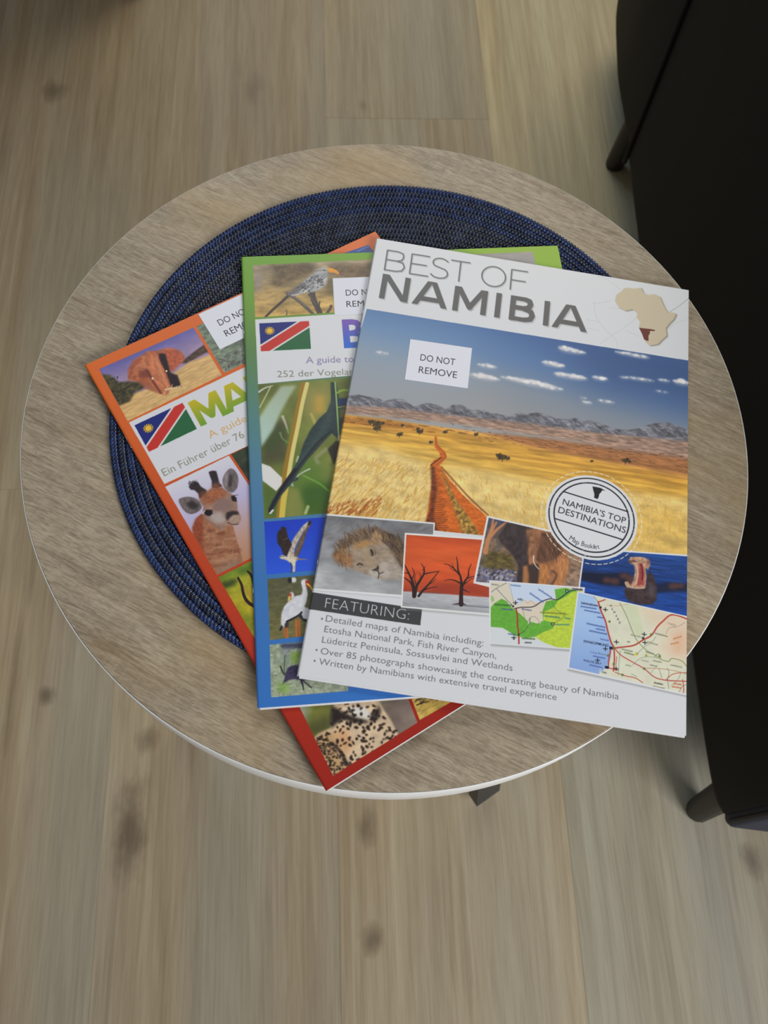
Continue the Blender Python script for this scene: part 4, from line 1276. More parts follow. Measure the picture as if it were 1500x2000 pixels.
    for ch, x, y, x2, y2 in (('M', 266, 766, 304, 788), ('a', 308, 794, 330, 804), ('p', 334, 810, 360, 820), ('B', 386, 826, 412, 834), ('o', 417, 840, 441, 845), ('o', 446, 848, 470, 852), ('k', 476, 853, 500, 856), ('l', 504, 857, 509, 858), ('e', 514, 858, 540, 858), ('t', 548, 857, 566, 855)):
        P.text(ch, (x, y), (x2, y2), 46, (50, 50, 56), -.004)
    P.fill([(495, 248), (572, 262), (620, 290), (590, 286), (582, 300), (562, 322), (556, 350), (545, 372), (512, 360), (514, 322), (505, 290)], (26, 26, 30))
    return P.image('print_travel_booklet', KP)


# ================================================================== cover 2: green and blue bird guide
def art_birds():
    P = Press(1000, 1415, Q2, (110, 150, 45))
    P.k = 1.6
    # frame colour runs from green at the top to blue at the foot
    t = np.linspace(0, 1, P.h)
    cols = np.stack([np.interp(t, [0, .12, .25, .4, .55, .75, 1], [c[i] for c in ((108, 152, 42), (104, 144, 44), (88, 122, 72), (80, 122, 118), (74, 118, 150), (56, 108, 168), (50, 106, 178))]) for i in range(3)], -1)
    P.a[:] = cols[:, None]
    P.fill([(900, 470), (1100, 470), (1130, 560), (900, 560)], (146, 178, 40), .6, 40)
    P.v(470, 440, 5.172)
    # hornbill strip across the top
    P.clipto([(124, 405), (2950, 265), (3060, 745), (148, 932)])
    P.fill([(100, 250), (3100, 250), (3100, 950), (100, 950)], (170, 140, 96), 1, 0, (.16, 160, 60), grad=[((500, 380), (150, 132, 110)), ((520, 640), (158, 134, 88)), ((540, 930), (190, 152, 82))])
    P.fill([(1600, 250), (3100, 250), (3100, 900), (1600, 900)], (142, 142, 148), .8, 60)
    P.fill([(300, 400), (480, 385), (700, 385), (740, 460), (660, 520), (520, 560), (420, 620), (300, 590), (350, 500)], (88, 72, 48), .85, 28, (.25, 50, 40), sm=True)
    P.fill([(880, 400), (1400, 380), (1400, 560), (1000, 540), (900, 480)], (98, 78, 58), .8, 26, (.2, 60, 40))
    P.fill([(860, 530), (980, 540), (980, 720), (860, 700)], (92, 82, 56), .7, 26)
    P.fill([(140, 640), (420, 640), (460, 740), (280, 820), (140, 800)], (190, 156, 96), .6, 24)
    P.fill([(140, 500), (210, 480), (220, 640), (150, 700)], (140, 130, 130), .6, 16)
    P.dots(90, [(140, 600), (700, 600), (900, 900), (150, 900)], [(210, 176, 108), (140, 108, 64), (120, 100, 70)], 60, 18, 10, 30, .35, 41, blur=8)
    P.line([(488, 706), (420, 770), (330, 850), (252, 925)], 30, (66, 54, 44), 1, True, taper=24)
    P.line([(470, 690), (560, 745), (660, 830), (760, 925)], 34, (86, 78, 72), 1, True, 3)
    P.line([(480, 690), (570, 745), (660, 822)], 8, (140, 132, 124), .7, True, 3)
    P.line([(720, 670), (740, 760), (780, 840), (812, 925)], 56, (72, 62, 58), 1, True, 3)
    P.line([(690, 700), (720, 740), (760, 800)], 22, (84, 74, 68), 1, True, 3)
    P.line([(800, 770), (790, 830), (800, 870)], 12, (64, 54, 50), 1, True)
    P.line([(860, 905), (900, 850), (915, 815)], 30, (84, 74, 68), 1, True, 3)
    P.line([(455, 925), (468, 890), (462, 860)], 12, (90, 78, 60), .9, True)
    P.fill([(470, 695), (540, 640), (620, 575), (700, 515), (752, 470), (790, 440), (850, 430), (884, 440), (880, 490), (884, 545), (856, 606), (800, 652), (730, 678), (660, 680), (600, 700), (520, 718)], (138, 138, 140), 1, 4, sm=False)
    P.fill([(470, 690), (560, 620), (640, 570), (650, 620), (560, 690), (500, 712)], (96, 90, 88), .8, 8)
    P.fill([(800, 560), (870, 520), (870, 590), (800, 650), (700, 672), (760, 620)], (176, 172, 168), .8, 10)
    P.dots(230, [(560, 640), (700, 530), (780, 500), (860, 530), (850, 600), (760, 640), (620, 690)], [(34, 32, 34), (210, 208, 204), (44, 42, 44), (120, 118, 118)], 26, 9, 30, 40, .85, 42)
    P.line([(520, 708), (600, 690), (700, 640)], 10, (200, 196, 190), .8, True, 3)
    P.fill([(745, 490), (765, 455), (800, 436), (850, 428), (884, 434), (878, 470), (800, 500)], (164, 162, 160), 1, 5)
    P.line([(760, 470), (800, 456), (870, 460)], 8, (72, 70, 72), .7, True, 4)
    P.disc((846, 456), 7, (30, 26, 24))
    P.fill([(876, 432), (920, 434), (964, 452), (996, 482), (988, 500), (950, 480), (886, 474)], (226, 150, 44), 1, 2, sm=False)
    P.line([(882, 460), (940, 466), (985, 490)], 4, (150, 90, 24), .8, True)
    P.noclip()
    # white title band
    P.fill([(147, 952), (3080, 760), (3160, 1330), (176, 1606)], (205, 205, 207))
    P.line([(176, 1610), (3160, 1336)], 6, (84, 104, 76), .8)
    flag(P, [(188, 992), (690, 968), (711, 1248), (205, 1274)])
    # heavy first letter of the title
    P.text('B', (1044, 1232), (1276, 1222), 272, (90, 80, 170), .028, grad=((44, 98, 192), (116, 82, 166)))
    P.text('A guide to', (660, 1396), (1146, 1383), 66, (128, 118, 160), 0, grad=((120, 112, 160), (150, 128, 150)))
    P.text('252 der Vogelarten', (370, 1537), (1290, 1503), 64, (126, 124, 112), -.002)
    # reeds and a bird's back
    P.v(480, 740, 6.25)
    P.clipto([(150, 72), (4600, -270), (4900, 1280), (226, 1712)])
    P.fill([(0, -300), (5000, -300), (5000, 1800), (0, 1800)], (104, 112, 52), 1, 0, (.12, 300, 260))
    P.fill([(180, 500), (520, 500), (520, 1000), (180, 1050)], (64, 62, 44), .8, 50)
    P.fill([(700, 80), (1050, 80), (1000, 400), (800, 560), (680, 400)], (140, 132, 72), .8, 50)
    P.fill([(840, 200), (960, 200), (960, 420), (840, 420)], (196, 150, 60), .7, 34)
    P.fill([(580, 900), (900, 1000), (1050, 1500), (600, 1500)], (84, 116, 44), .8, 60)
    P.fill([(700, 1300), (1080, 1250), (1020, 1700), (600, 1650)], (50, 84, 28), .85, 50)
    P.fill([(200, 1260), (420, 1350), (440, 1710), (220, 1700)], (76, 98, 40), .9, 30)
    P.fill([(500, 1340), (640, 1340), (720, 1560), (700, 1700), (500, 1700)], (128, 130, 66), .8, 24)
    P.fill([(430, 90), (620, 78), (520, 240), (430, 400), (330, 640), (190, 840), (160, 480), (290, 280)], (150, 172, 150), .95, 16, grad=[((480, 100), (158, 170, 146)), ((200, 700), (170, 196, 184))])
    P.line([(160, 160), (240, 110), (330, 84)], 26, (192, 196, 190), .9, True, 6, taper=10)
    P.line([(170, 350), (230, 240), (300, 100)], 16, (180, 190, 150), .8, True, 4)
    P.fill([(200, 860), (330, 640), (440, 560), (500, 700), (440, 760), (300, 900)], (56, 76, 34), .6, 26)
    P.line([(450, 460), (490, 560), (520, 660)], 34, (188, 184, 170), .8, True, 8, taper=10)
    P.line([(420, 660), (450, 730), (520, 780)], 22, (130, 150, 100), .7, True, 8, taper=8)
    P.line([(520, 620), (540, 700), (500, 780)], 30, (80, 130, 40), .6, True, 10)
    P.line([(700, 70), (600, 560), (470, 1200), (400, 1700)], 60, (146, 110, 34), .95, True, 6)
    P.line([(750, 60), (690, 300), (640, 560), (570, 900), (520, 1200)], 46, (206, 192, 118), 1, True, 5)
    P.line([(490, 1320), (460, 1500), (440, 1710)], 62, (198, 176, 76), 1, True, 6)
    P.fill([(190, 1030), (300, 1070), (445, 1210), (440, 1290), (372, 1372), (200, 1238)], (208, 206, 202), 1, 5)
    P.line([(800, 430), (830, 500), (850, 560)], 30, (196, 176, 90), .6, True, 10)
    P.line([(640, 950), (620, 1010)], 20, (196, 200, 160), .8, True, 5)
    P.line([(780, 1100), (700, 1140), (620, 1200), (560, 1290)], 18, (196, 200, 196), .85, True, 4, taper=8)
    P.line([(700, 1180), (900, 1280), (1010, 1370)], 18, (110, 170, 60), .7, True, 8)
    P.line([(760, 1560), (730, 1640)], 34, (176, 186, 130), .8, True, 8)
    P.line([(980, 860), (860, 960), (880, 1020)], 40, (150, 150, 120), .6, True, 18)
    bird = [(1035, 40), (1100, 40), (1140, 240), (1260, 230), (1400, 300), (1400, 700), (1160, 760), (1050, 668), (960, 760), (880, 850), (760, 980), (650, 1130), (560, 1270), (430, 1430), (360, 1560), (285, 1642), (272, 1590), (330, 1470), (430, 1310), (560, 1130), (640, 1000), (665, 920), (705, 790), (790, 620), (900, 480), (990, 400), (1042, 280)]
    P.fill(bird, (42, 56, 58), 1, 4, (.08, 60, 40))
    P.line([(1060, 300), (980, 560), (800, 820), (640, 1060)], 60, (58, 76, 72), .6, True, 26)
    P.line([(1040, 640), (880, 780), (740, 950), (600, 1130)], 20, (30, 26, 34), .8, True, 8)
    P.line([(600, 1120), (460, 1310), (340, 1520), (290, 1620)], 46, (24, 22, 34), .9, True, 6, taper=22)
    P.line([(560, 1250), (620, 1220)], 40, (36, 50, 60), .8, True, 6)
    P.disc((570, 1300), 14, (150, 190, 200), .9, 4)
    P.line([(300, 1640), (330, 1605)], 22, (206, 206, 206), .95, True, 3)
    P.fill([(1120, 250), (1260, 230), (1250, 320), (1140, 340)], (30, 44, 90), .9, 12)
    P.line([(1120, 170), (1180, 140), (1280, 140)], 26, (130, 160, 50), .9, True, 6)
    P.line([(1120, 350), (1240, 330)], 16, (150, 150, 60), .8, True, 6)
    P.fill([(1150, 380), (1250, 340), (1230, 460), (1150, 480)], (130, 120, 40), .7, 14)
    P.line([(1090, 40), (1110, 300), (1136, 720)], 17, (136, 166, 96), 1, True, 2)
    P.line([(1136, 700), (1140, 760)], 26, (170, 160, 140), .9, True, 4)
    P.fill([(1000, 860), (1100, 760), (1160, 760), (1120, 1000), (1070, 1050), (1050, 980)], (36, 30, 26), .9, 8)
    P.noclip()
    # eagle, storks, ibis down the left; more pictures to their right under the booklet
    P.v(480, 1000, 5)
    E_ = [(180, 97), (840, 46), (905, 550), (203, 612)]
    P.fill([(905, 42), (3700, -170), (3760, 450), (968, 700)], (96, 120, 90), 1, 0, (.15, 120, 60))
    P.fill([(968, 770), (3760, 520), (3900, 1480), (905, 1720)], (120, 100, 130), 1, 0, (.15, 120, 60))
    P.clipto(E_)
    P.fill([(150, 30), (950, 30), (950, 650), (150, 650)], (30, 68, 190), 1, 0, grad=[((500, 60), (24, 56, 178)), ((500, 600), (42, 84, 204))])
    P.fill([(440, 440), (480, 400), (500, 330), (540, 240), (590, 150), (620, 88), (645, 92), (634, 130), (596, 190), (568, 290), (540, 360), (510, 420), (494, 450)], (100, 78, 60), 1, 2, (.2, 14, 30))
    P.fill([(396, 440), (430, 350), (460, 270), (500, 210), (560, 130), (612, 90), (600, 140), (560, 200), (520, 270), (480, 350), (470, 440)], (176, 162, 146), 1, 3, (.15, 12, 24))
    P.fill([(620, 84), (646, 92), (630, 132), (602, 128)], (36, 34, 44), 1, 2)
    P.line([(510, 420), (550, 330)], 12, (80, 60, 48), .8, True, 3)
    P.fill([(345, 165), (350, 140), (368, 146), (392, 152), (402, 200), (412, 246), (440, 296), (452, 320), (420, 380), (398, 436), (370, 424), (350, 360), (312, 305), (304, 240), (316, 190)], (44, 32, 30), 1, 2, (.2, 12, 20))
    P.line([(360, 275), (410, 255)], 4, (130, 120, 110), .8)
    P.fill([(326, 438), (345, 424), (372, 424), (400, 440), (450, 432), (500, 440), (520, 460), (490, 480), (484, 520), (480, 585), (456, 588), (462, 530), (440, 500), (404, 474), (370, 462), (346, 460)], (202, 190, 166), 1, 2, (.1, 14, 14), sm=False)
    P.line([(330, 436), (372, 436)], 6, (60, 50, 46), .8)
    P.line([(500, 458), (600, 466)], 14, (150, 110, 84), .95, True, taper=5)
    P.line([(440, 500), (450, 545), (446, 585)], 10, (60, 60, 84), .9, True)
    P.line([(466, 530), (468, 590)], 10, (196, 184, 160), .9, True)
    P.line([(432, 590), (480, 590)], 6, (40, 40, 60), .9)
    P.noclip()
    P.clipto([(212, 655), (905, 595), (972, 1165), (236, 1252)])
    P.fill([(190, 580), (1000, 580), (1000, 1280), (190, 1280)], (100, 96, 66), 1, 0, (.10, 60, 26), grad=[((500, 640), (84, 84, 60)), ((520, 1220), (108, 102, 62))])
    P.dots(160, [(220, 1000), (900, 950), (900, 1200), (240, 1240)], [(120, 110, 60), (76, 76, 50), (130, 96, 60)], 30, 6, 20, 40, .5, 51, blur=2)
    P.disc((468, 664), 26, (200, 200, 200), 1, 3, 26); P.disc((430, 668), 20, (30, 28, 34), .95, 4, 26)
    for l, w in [([(400, 1120), (404, 1170), (408, 1225)], 16), ([(380, 1130), (376, 1180), (398, 1225)], 10), ([(492, 1060), (494, 1140), (500, 1230)], 18), ([(520, 1060), (524, 1140), (530, 1228)], 14)]:
        P.line(l, w, (182, 96, 44), .95, True, 1)
    P.fill([(545, 1000), (580, 1040), (640, 1060), (640, 1110), (560, 1060), (520, 1020)], (30, 28, 34), 1, 4)
    P.fill([(555, 920), (610, 940), (660, 980), (660, 1060), (560, 1040), (540, 980)], (186, 186, 196), 1, 4)
    P.fill([(480, 824), (520, 814), (545, 806), (556, 760), (548, 720), (538, 690), (546, 666), (572, 656), (598, 660), (600, 684), (588, 716), (596, 756), (606, 800), (592, 880), (560, 950), (520, 1010), (450, 1040), (402, 1062), (376, 1110), (366, 1136), (344, 1150), (344, 1060), (350, 990), (372, 930), (410, 880)], (200, 200, 206), 1, 2.5, (.04, 26, 30), sm=False)
    P.line([(400, 1070), (450, 1046), (520, 1006), (545, 980)], 16, (34, 32, 40), .95, True, 2)
    P.fill([(350, 1100), (366, 1130), (336, 1166), (328, 1150)], (26, 26, 32), 1, 2)
    P.fill([(380, 1090), (420, 1070), (416, 1120), (390, 1140)], (50, 46, 50), .95, 3)
    P.line([(360, 1000), (400, 940), (470, 900)], 7, (166, 166, 184), .6, True, 5)
    P.fill([(580, 668), (604, 668), (640, 706), (630, 722), (600, 745), (586, 704)], (168, 46, 34), 1, 2)
    P.line([(604, 704), (632, 730), (652, 768)], 18, (214, 178, 66), 1, True, 1.5, taper=8)
    P.disc((610, 690), 5, (30, 20, 20))
    P.fill([(432, 786), (452, 780), (470, 800), (474, 830), (450, 850), (432, 830)], (200, 200, 204), 1, 2)
    P.fill([(424, 796), (446, 790), (448, 830), (426, 840)], (180, 60, 40), 1, 2)
    P.fill([(418, 820), (440, 828), (430, 868), (408, 872)], (216, 184, 90), 1, 2)
    P.noclip()
    P.clipto([(234, 1296), (975, 1232), (1000, 1748), (248, 1810)])
    P.fill([(200, 1200), (1000, 1200), (1000, 1850), (200, 1850)], (146, 154, 132), 1, 0, (.12, 30, 16))
    P.fill([(330, 1290), (700, 1260), (700, 1330), (350, 1340)], (54, 56, 84), .9, 10)
    P.fill([(330, 1330), (440, 1330), (440, 1500), (350, 1500)], (120, 124, 134), .6, 16)
    P.fill([(440, 1380), (520, 1360), (530, 1470), (440, 1480)], (112, 150, 44), .75, 16)
    P.dots(420, [(240, 1320), (900, 1300), (880, 1760), (250, 1800)], [(184, 190, 172), (104, 130, 80), (132, 160, 84), (120, 120, 116), (92, 104, 78)], 20, 7, 70, 50, .5, 52, blur=1)
    P.fill([(300, 1660), (430, 1680), (420, 1770), (310, 1760)], (112, 160, 44), .5, 16)
    P.line([(384, 1400), (376, 1500), (382, 1580)], 10, (60, 90, 44), .8, True, 2)
    P.line([(340, 1510), (360, 1560), (380, 1590)], 14, (52, 52, 50), .9, True, 2)
    P.fill([(392, 1560), (410, 1525), (450, 1500), (520, 1494), (640, 1520), (640, 1640), (560, 1640), (470, 1632), (420, 1640), (376, 1668), (358, 1686), (380, 1620)], (58, 50, 78), 1, 3, (.15, 20, 14))
    P.line([(540, 1640), (556, 1690), (566, 1740)], 16, (40, 36, 54), 1, True, 1.5, taper=7)
    P.line([(560, 1650), (610, 1690), (640, 1716)], 11, (52, 50, 60), .9, True, 1.5)
    P.line([(560, 1640), (600, 1620)], 14, (46, 42, 60), 1, True)
    P.noclip()
    return P.image('print_bird_guide', KP)


# ================================================================== cover 3: orange and red mammal guide
def art_mammals():
    P = Press(1000, 1415, Q3, (180, 70, 30))
    P.k = 1.65
    t = np.linspace(0, 1, P.h)
    cols = np.stack([np.interp(t, [0, .2, .45, .7, 1], [c[i] for c in ((206, 100, 38), (200, 90, 34), (178, 66, 28), (170, 48, 28), (146, 32, 20))]) for i in range(3)], -1)
    P.a[:] = cols[:, None]
    P.v(160, 560, 4.286)
    # red elephant
    P.clipto([(143, 690), (934, 342), (1172, 738), (384, 1126)])
    P.fill([(100, 300), (1200, 300), (1200, 1200), (100, 1200)], (110, 100, 160), 1, 0, (.04, 100, 60), grad=[((500, 480), (84, 84, 156)), ((600, 660), (150, 128, 160))])
    P.fill([(820, 640), (920, 560), (1040, 470), (1200, 440), (1200, 560), (1040, 550), (880, 640)], (70, 52, 34), .95, 6, (.25, 20, 14))
    P.fill([(280, 1010), (420, 900), (560, 850), (800, 700), (900, 630), (1200, 520), (1260, 740), (380, 1180), (280, 1080)], (200, 162, 106), 1, 5, (.08, 60, 10))
    P.fill([(160, 730), (240, 740), (310, 800), (400, 790), (540, 800), (520, 850), (440, 890), (400, 960), (300, 1000), (240, 900)], (66, 58, 32), .95, 8, (.35, 24, 18))
    P.dots(160, [(160, 760), (300, 760), (420, 940), (300, 1000), (230, 880)], [(34, 34, 24), (92, 80, 44), (60, 60, 40)], 18, 8, 60, 50, .8, 61)
    P.dots(200, [(320, 1000), (640, 880), (900, 740), (1140, 640), (1160, 730), (400, 1110)], [(222, 190, 136), (170, 128, 76), (214, 178, 120)], 22, 4, 70, 25, .5, 62)
    P.fill([(384, 780), (388, 690), (430, 620), (490, 580), (550, 540), (640, 535), (700, 512), (770, 515), (830, 545), (862, 590), (850, 620), (800, 660), (740, 720), (800, 760), (830, 840), (740, 850), (720, 900), (660, 900), (590, 850), (480, 800)], (168, 92, 58), 1, 4, (.14, 30, 26))
    P.fill([(640, 560), (700, 560), (730, 680), (740, 720), (800, 740), (832, 838), (750, 846), (706, 720), (660, 640)], (32, 20, 20), .96, 5)
    P.fill([(690, 530), (800, 530), (858, 585), (830, 640), (760, 710), (730, 640)], (170, 84, 56), .9, 6, (.12, 18, 20))
    P.fill([(500, 580), (620, 550), (660, 640), (700, 740), (740, 850), (700, 910), (620, 860), (560, 760), (500, 660)], (184, 108, 72), .95, 8, (.12, 16, 40))
    P.line([(620, 600), (680, 760), (730, 860)], 26, (208, 140, 100), .5, True, 12)
    P.line([(470, 680), (540, 700), (600, 800), (660, 890)], 18, (96, 44, 34), .8, True, 5)
    P.fill([(440, 660), (500, 640), (540, 680), (460, 780)], (186, 112, 78), .7, 8)
    P.fill([(470, 700), (560, 700), (580, 760), (480, 770)], (104, 48, 38), .7, 8)
    P.fill([(390, 700), (430, 620), (500, 585), (470, 640), (430, 700), (400, 760)], (140, 70, 50), .6, 10)
    P.fill([(480, 790), (560, 790), (600, 850), (660, 900), (600, 880), (520, 850)], (150, 84, 58), .8, 6)
    P.line([(430, 700), (470, 660), (530, 640)], 8, (206, 140, 104), .5, True, 5)
    P.line([(660, 560), (650, 600), (680, 650)], 10, (60, 30, 26), .6, True, 4)
    P.disc((708, 706), 8, (226, 214, 196)); P.disc((592, 768), 10, (214, 196, 170))
    P.dots(60, [(660, 850), (860, 800), (880, 860), (700, 920)], [(222, 190, 136), (206, 170, 112)], 26, 6, 70, 20, .7, 65)
    P.line([(700, 860), (760, 850), (820, 836)], 16, (226, 206, 160), .7, True, 5)
    P.noclip()
    # second picture of the top row and a third, mostly covered
    P.v(160, 560, 4.286)
    P.clipto([(958, 332), (1750, -20), (2020, 330), (1192, 722)])
    P.fill([(900, -50), (2100, -50), (2100, 800), (900, 800)], (108, 118, 100), 1, 0, (.2, 40, 26))
    P.dots(260, [(960, 330), (1700, 0), (1950, 330), (1190, 720)], [(150, 156, 140), (70, 84, 60), (124, 110, 120), (60, 54, 60)], 40, 9, 30, 40, .5, 63)
    P.dots(120, [(1130, 620), (1400, 480), (1420, 600), (1200, 720)], [(110, 88, 110), (52, 44, 52), (160, 140, 130)], 20, 9, 30, 60, .6, 64)
    P.noclip()
    P.v(470, 440, 5.172)
    P.fill([(700, 400), (1290, 198), (1480, 440), (1000, 640)], (40, 66, 140), 1, 0, (.2, 60, 20))
    P.line([(1180, 262), (1290, 215)], 14, (110, 140, 190), .7, True, 6)
    # white title band
    P.v(160, 560, 4.286)
    P.fill([(394, 1136), (2050, 345), (2420, 860), (690, 1652)], (203, 203, 207))
    flag(P, [(440, 1160), (842, 972), (962, 1190), (562, 1382)])
    P.heavy([('M', 0), ('A', 1.28), ('M', 2.55), ('M', 4.0)], (1004, 1168), (1935, 735), 232, 19.5, (0, 0, 0), grad=((104, 146, 40), (186, 166, 22)))
    P.text('A guide to', (1074, 1272), (1505, 1066), 62, (200, 160, 104), 0)
    P.text('Ein Führer über 76', (690, 1588), (1366, 1258), 64, (132, 132, 118), -.002)
    # giraffe
    P.v(300, 880, 4.545)
    P.clipto([(103, 322), (668, 44), (1180, 800), (562, 1104)])
    P.fill([(0, 0), (1300, 0), (1300, 1200), (0, 1200)], (192, 190, 204), 1, 0, grad=[((380, 200), (200, 198, 208)), ((560, 520), (176, 166, 198)), ((740, 780), (176, 138, 124)), ((800, 960), (172, 122, 92))])
    P.fill([(430, 560), (380, 600), (345, 680), (350, 740), (400, 840), (470, 960), (560, 1100), (800, 1100), (790, 970), (760, 860), (722, 740), (708, 670), (600, 620)], (150, 98, 70), 1, 4, (.10, 20, 20))
    P.fill([(430, 560), (370, 610), (342, 690), (350, 740), (400, 830), (460, 940), (440, 820), (436, 680)], (134, 62, 40), .95, 8, (.15, 10, 16))
    P.fill([(560, 1000), (780, 960), (800, 1100), (560, 1100)], (140, 118, 100), .7, 30)
    P.dots(46, [(450, 700), (700, 690), (760, 960), (560, 1060), (480, 920)], [(124, 70, 48), (110, 60, 42), (168, 122, 92)], 84, 26, 8, 10, .55, 71, blur=9)
    P.dots(22, [(460, 720), (690, 700), (750, 960), (560, 1040), (490, 920)], [(184, 146, 116)], 110, 5, 4, 10, .6, 74, blur=3)
    P.dots(10, [(460, 760), (690, 740), (740, 940), (560, 1020)], [(184, 146, 116)], 70, 5, 80, 14, .6, 72, blur=3)
    for ear, inner in (([(222, 440), (270, 414), (330, 412), (390, 434), (424, 480), (420, 520), (370, 556), (310, 560), (260, 520)], [(290, 470), (345, 440), (400, 480), (390, 520), (330, 520)]),
                       ([(612, 262), (630, 210), (660, 172), (686, 158), (720, 176), (746, 220), (752, 280), (736, 340), (700, 372), (660, 362), (624, 320)], [(650, 270), (672, 206), (700, 230), (690, 320), (668, 340)])):
        P.fill(ear, (104, 92, 92), 1, 3, (.12, 16, 20), sm=True)
        P.fill(inner, (36, 30, 30), .85, 10)
    P.fill([(630, 220), (664, 180), (668, 260), (650, 340), (626, 300)], (170, 160, 162), .5, 8)
    head = [(408, 400), (460, 370), (510, 340), (560, 316), (610, 330), (660, 366), (706, 396), (738, 440), (744, 500), (752, 545), (776, 590), (762, 640), (724, 664), (680, 650), (620, 700), (570, 690), (500, 640), (448, 590), (436, 545), (440, 500), (412, 450)]
    P.fill(head, (146, 112, 96), 1, 4, (.08, 24, 20), sm=True)
    P.fill([(420, 410), (520, 335), (600, 325), (660, 380), (600, 430), (500, 480), (440, 470)], (148, 84, 54), .9, 14, (.12, 16, 16))
    P.fill([(560, 430), (680, 420), (730, 500), (620, 560), (530, 520)], (124, 100, 94), .8, 14)
    P.fill([(500, 560), (600, 540), (640, 600), (640, 640), (560, 650), (500, 610)], (170, 162, 160), .75, 14)
    for horn in ([(312, 322), (330, 290), (360, 270), (392, 280), (420, 320), (470, 352), (462, 378), (408, 424), (396, 380), (360, 350), (330, 348)], [(488, 190), (520, 178), (556, 182), (570, 230), (584, 290), (612, 316), (560, 330), (520, 330), (516, 270), (500, 226)]):
        P.fill(horn, (44, 34, 36), 1, 4, (.2, 8, 14))
    P.fill([(400, 370), (462, 350), (480, 390), (410, 430)], (120, 70, 48), .7, 12)
    P.fill([(520, 290), (580, 290), (600, 330), (520, 340)], (130, 76, 52), .8, 10)
    P.dots(40, [(310, 280), (380, 262), (390, 300), (330, 330)], [(30, 26, 34), (60, 52, 60)], 26, 4, 40, 40, .8, 73)
    P.fill([(444, 548), (470, 524), (520, 528), (524, 560), (496, 582), (464, 574)], (22, 16, 18), 1, 3)
    P.line([(440, 560), (452, 536)], 8, (210, 206, 210), .8, True, 2)
    P.fill([(686, 410), (712, 396), (736, 420), (736, 456), (700, 448)], (24, 18, 20), 1, 3)
    P.line([(712, 398), (748, 394)], 4, (40, 30, 30), .9)
    P.fill([(640, 580), (650, 548), (700, 534), (748, 540), (760, 570), (700, 580), (668, 620), (644, 612)], (40, 32, 34), .95, 6)
    P.fill([(670, 600), (710, 570), (760, 574), (772, 610), (750, 650), (700, 655), (668, 640)], (158, 132, 116), .95, 6, (.08, 10, 10))
    P.line([(660, 640), (700, 656), (750, 652)], 8, (60, 44, 42), .8, True, 3)
    P.line([(456, 600), (520, 650), (590, 690)], 10, (120, 90, 78), .6, True, 5)
    P.noclip()
    P.clipto([(688, 34), (1500, -360), (2000, 380), (1196, 790)])
    P.fill([(600, -400), (2100, -400), (2100, 900), (600, 900)], (44, 50, 34), 1, 0, (.3, 60, 50))
    P.fill([(840, 200), (900, 230), (900, 330), (860, 300)], (104, 78, 44), .7, 16)
    P.noclip()
    # antelope horns over green and yellow
    P.clipto([(575, 1126), (1190, 818), (1780, 1700), (1130, 2060)])
    P.fill([(500, 800), (1900, 800), (1900, 2100), (500, 2100)], (160, 150, 40), 1, 0, (.12, 80, 60), grad=[((640, 1040), (88, 132, 40)), ((700, 1180), (150, 148, 40)), ((860, 1400), (178, 160, 36)), ((1000, 1700), (120, 130, 40))])
    P.fill([(590, 1180), (700, 1140), (760, 1140), (720, 1200), (620, 1230)], (44, 58, 26), .85, 14)
    P.fill([(740, 1060), (880, 1000), (900, 1060), (780, 1110)], (60, 90, 30), .7, 16)
    P.fill([(700, 1380), (860, 1460), (880, 1600), (760, 1500)], (70, 92, 24), .6, 26)
    for l in ([(750, 1130), (780, 1190), (792, 1250), (812, 1310), (850, 1356), (896, 1380)], [(836, 1072), (868, 1110), (888, 1180), (896, 1280)]):
        P.line(l, 16, (40, 24, 22), 1, True, 2, taper=26)
    P.line([(806, 1210), (840, 1270), (880, 1330)], 12, (176, 124, 60), .8, True, 4)
    P.noclip()
    # bottom row: cheetah, then a plain
    P.v(480, 1280, 3.26)
    P.clipto([(104, -160), (700, -560), (1094, 428), (556, 766)])
    P.fill([(0, -600), (1200, -600), (1200, 900), (0, 900)], (110, 104, 76), 1, 0, (.08, 80, 60), grad=[((330, 340), (150, 156, 158)), ((420, 420), (104, 106, 44)), ((900, 380), (112, 98, 88)), ((1020, 440), (124, 108, 98))])
    P.fill([(380, 430), (540, 400), (540, 480), (420, 540)], (60, 60, 36), .7, 24)
    P.fill([(420, 545), (460, 500), (540, 462), (548, 380), (560, 300), (640, 240), (800, 240), (856, 300), (880, 350), (930, 420), (968, 500), (960, 540), (560, 790), (480, 680)], (204, 178, 146), 1, 3, (.06, 40, 40))
    P.fill([(425, 545), (480, 500), (560, 480), (600, 620), (650, 720), (560, 780), (480, 680)], (178, 142, 96), .85, 14)
    P.fill([(560, 480), (640, 460), (680, 560), (640, 640), (590, 590)], (196, 140, 92), .7, 16)
    P.fill([(548, 320), (600, 350), (680, 388), (770, 410), (790, 432), (700, 430), (620, 408), (570, 440), (545, 470), (538, 400)], (30, 24, 22), .95, 8)
    P.fill([(780, 380), (830, 350), (846, 310), (862, 350), (850, 400), (800, 430)], (40, 32, 30), .9, 8)
    P.fill([(640, 330), (760, 330), (800, 380), (780, 410), (700, 390), (650, 360)], (206, 204, 200), .85, 8)
    P.line([(548, 560), (600, 610), (640, 680), (660, 700)], 16, (40, 30, 26), .8, True, 6)
    R = random.Random(8)
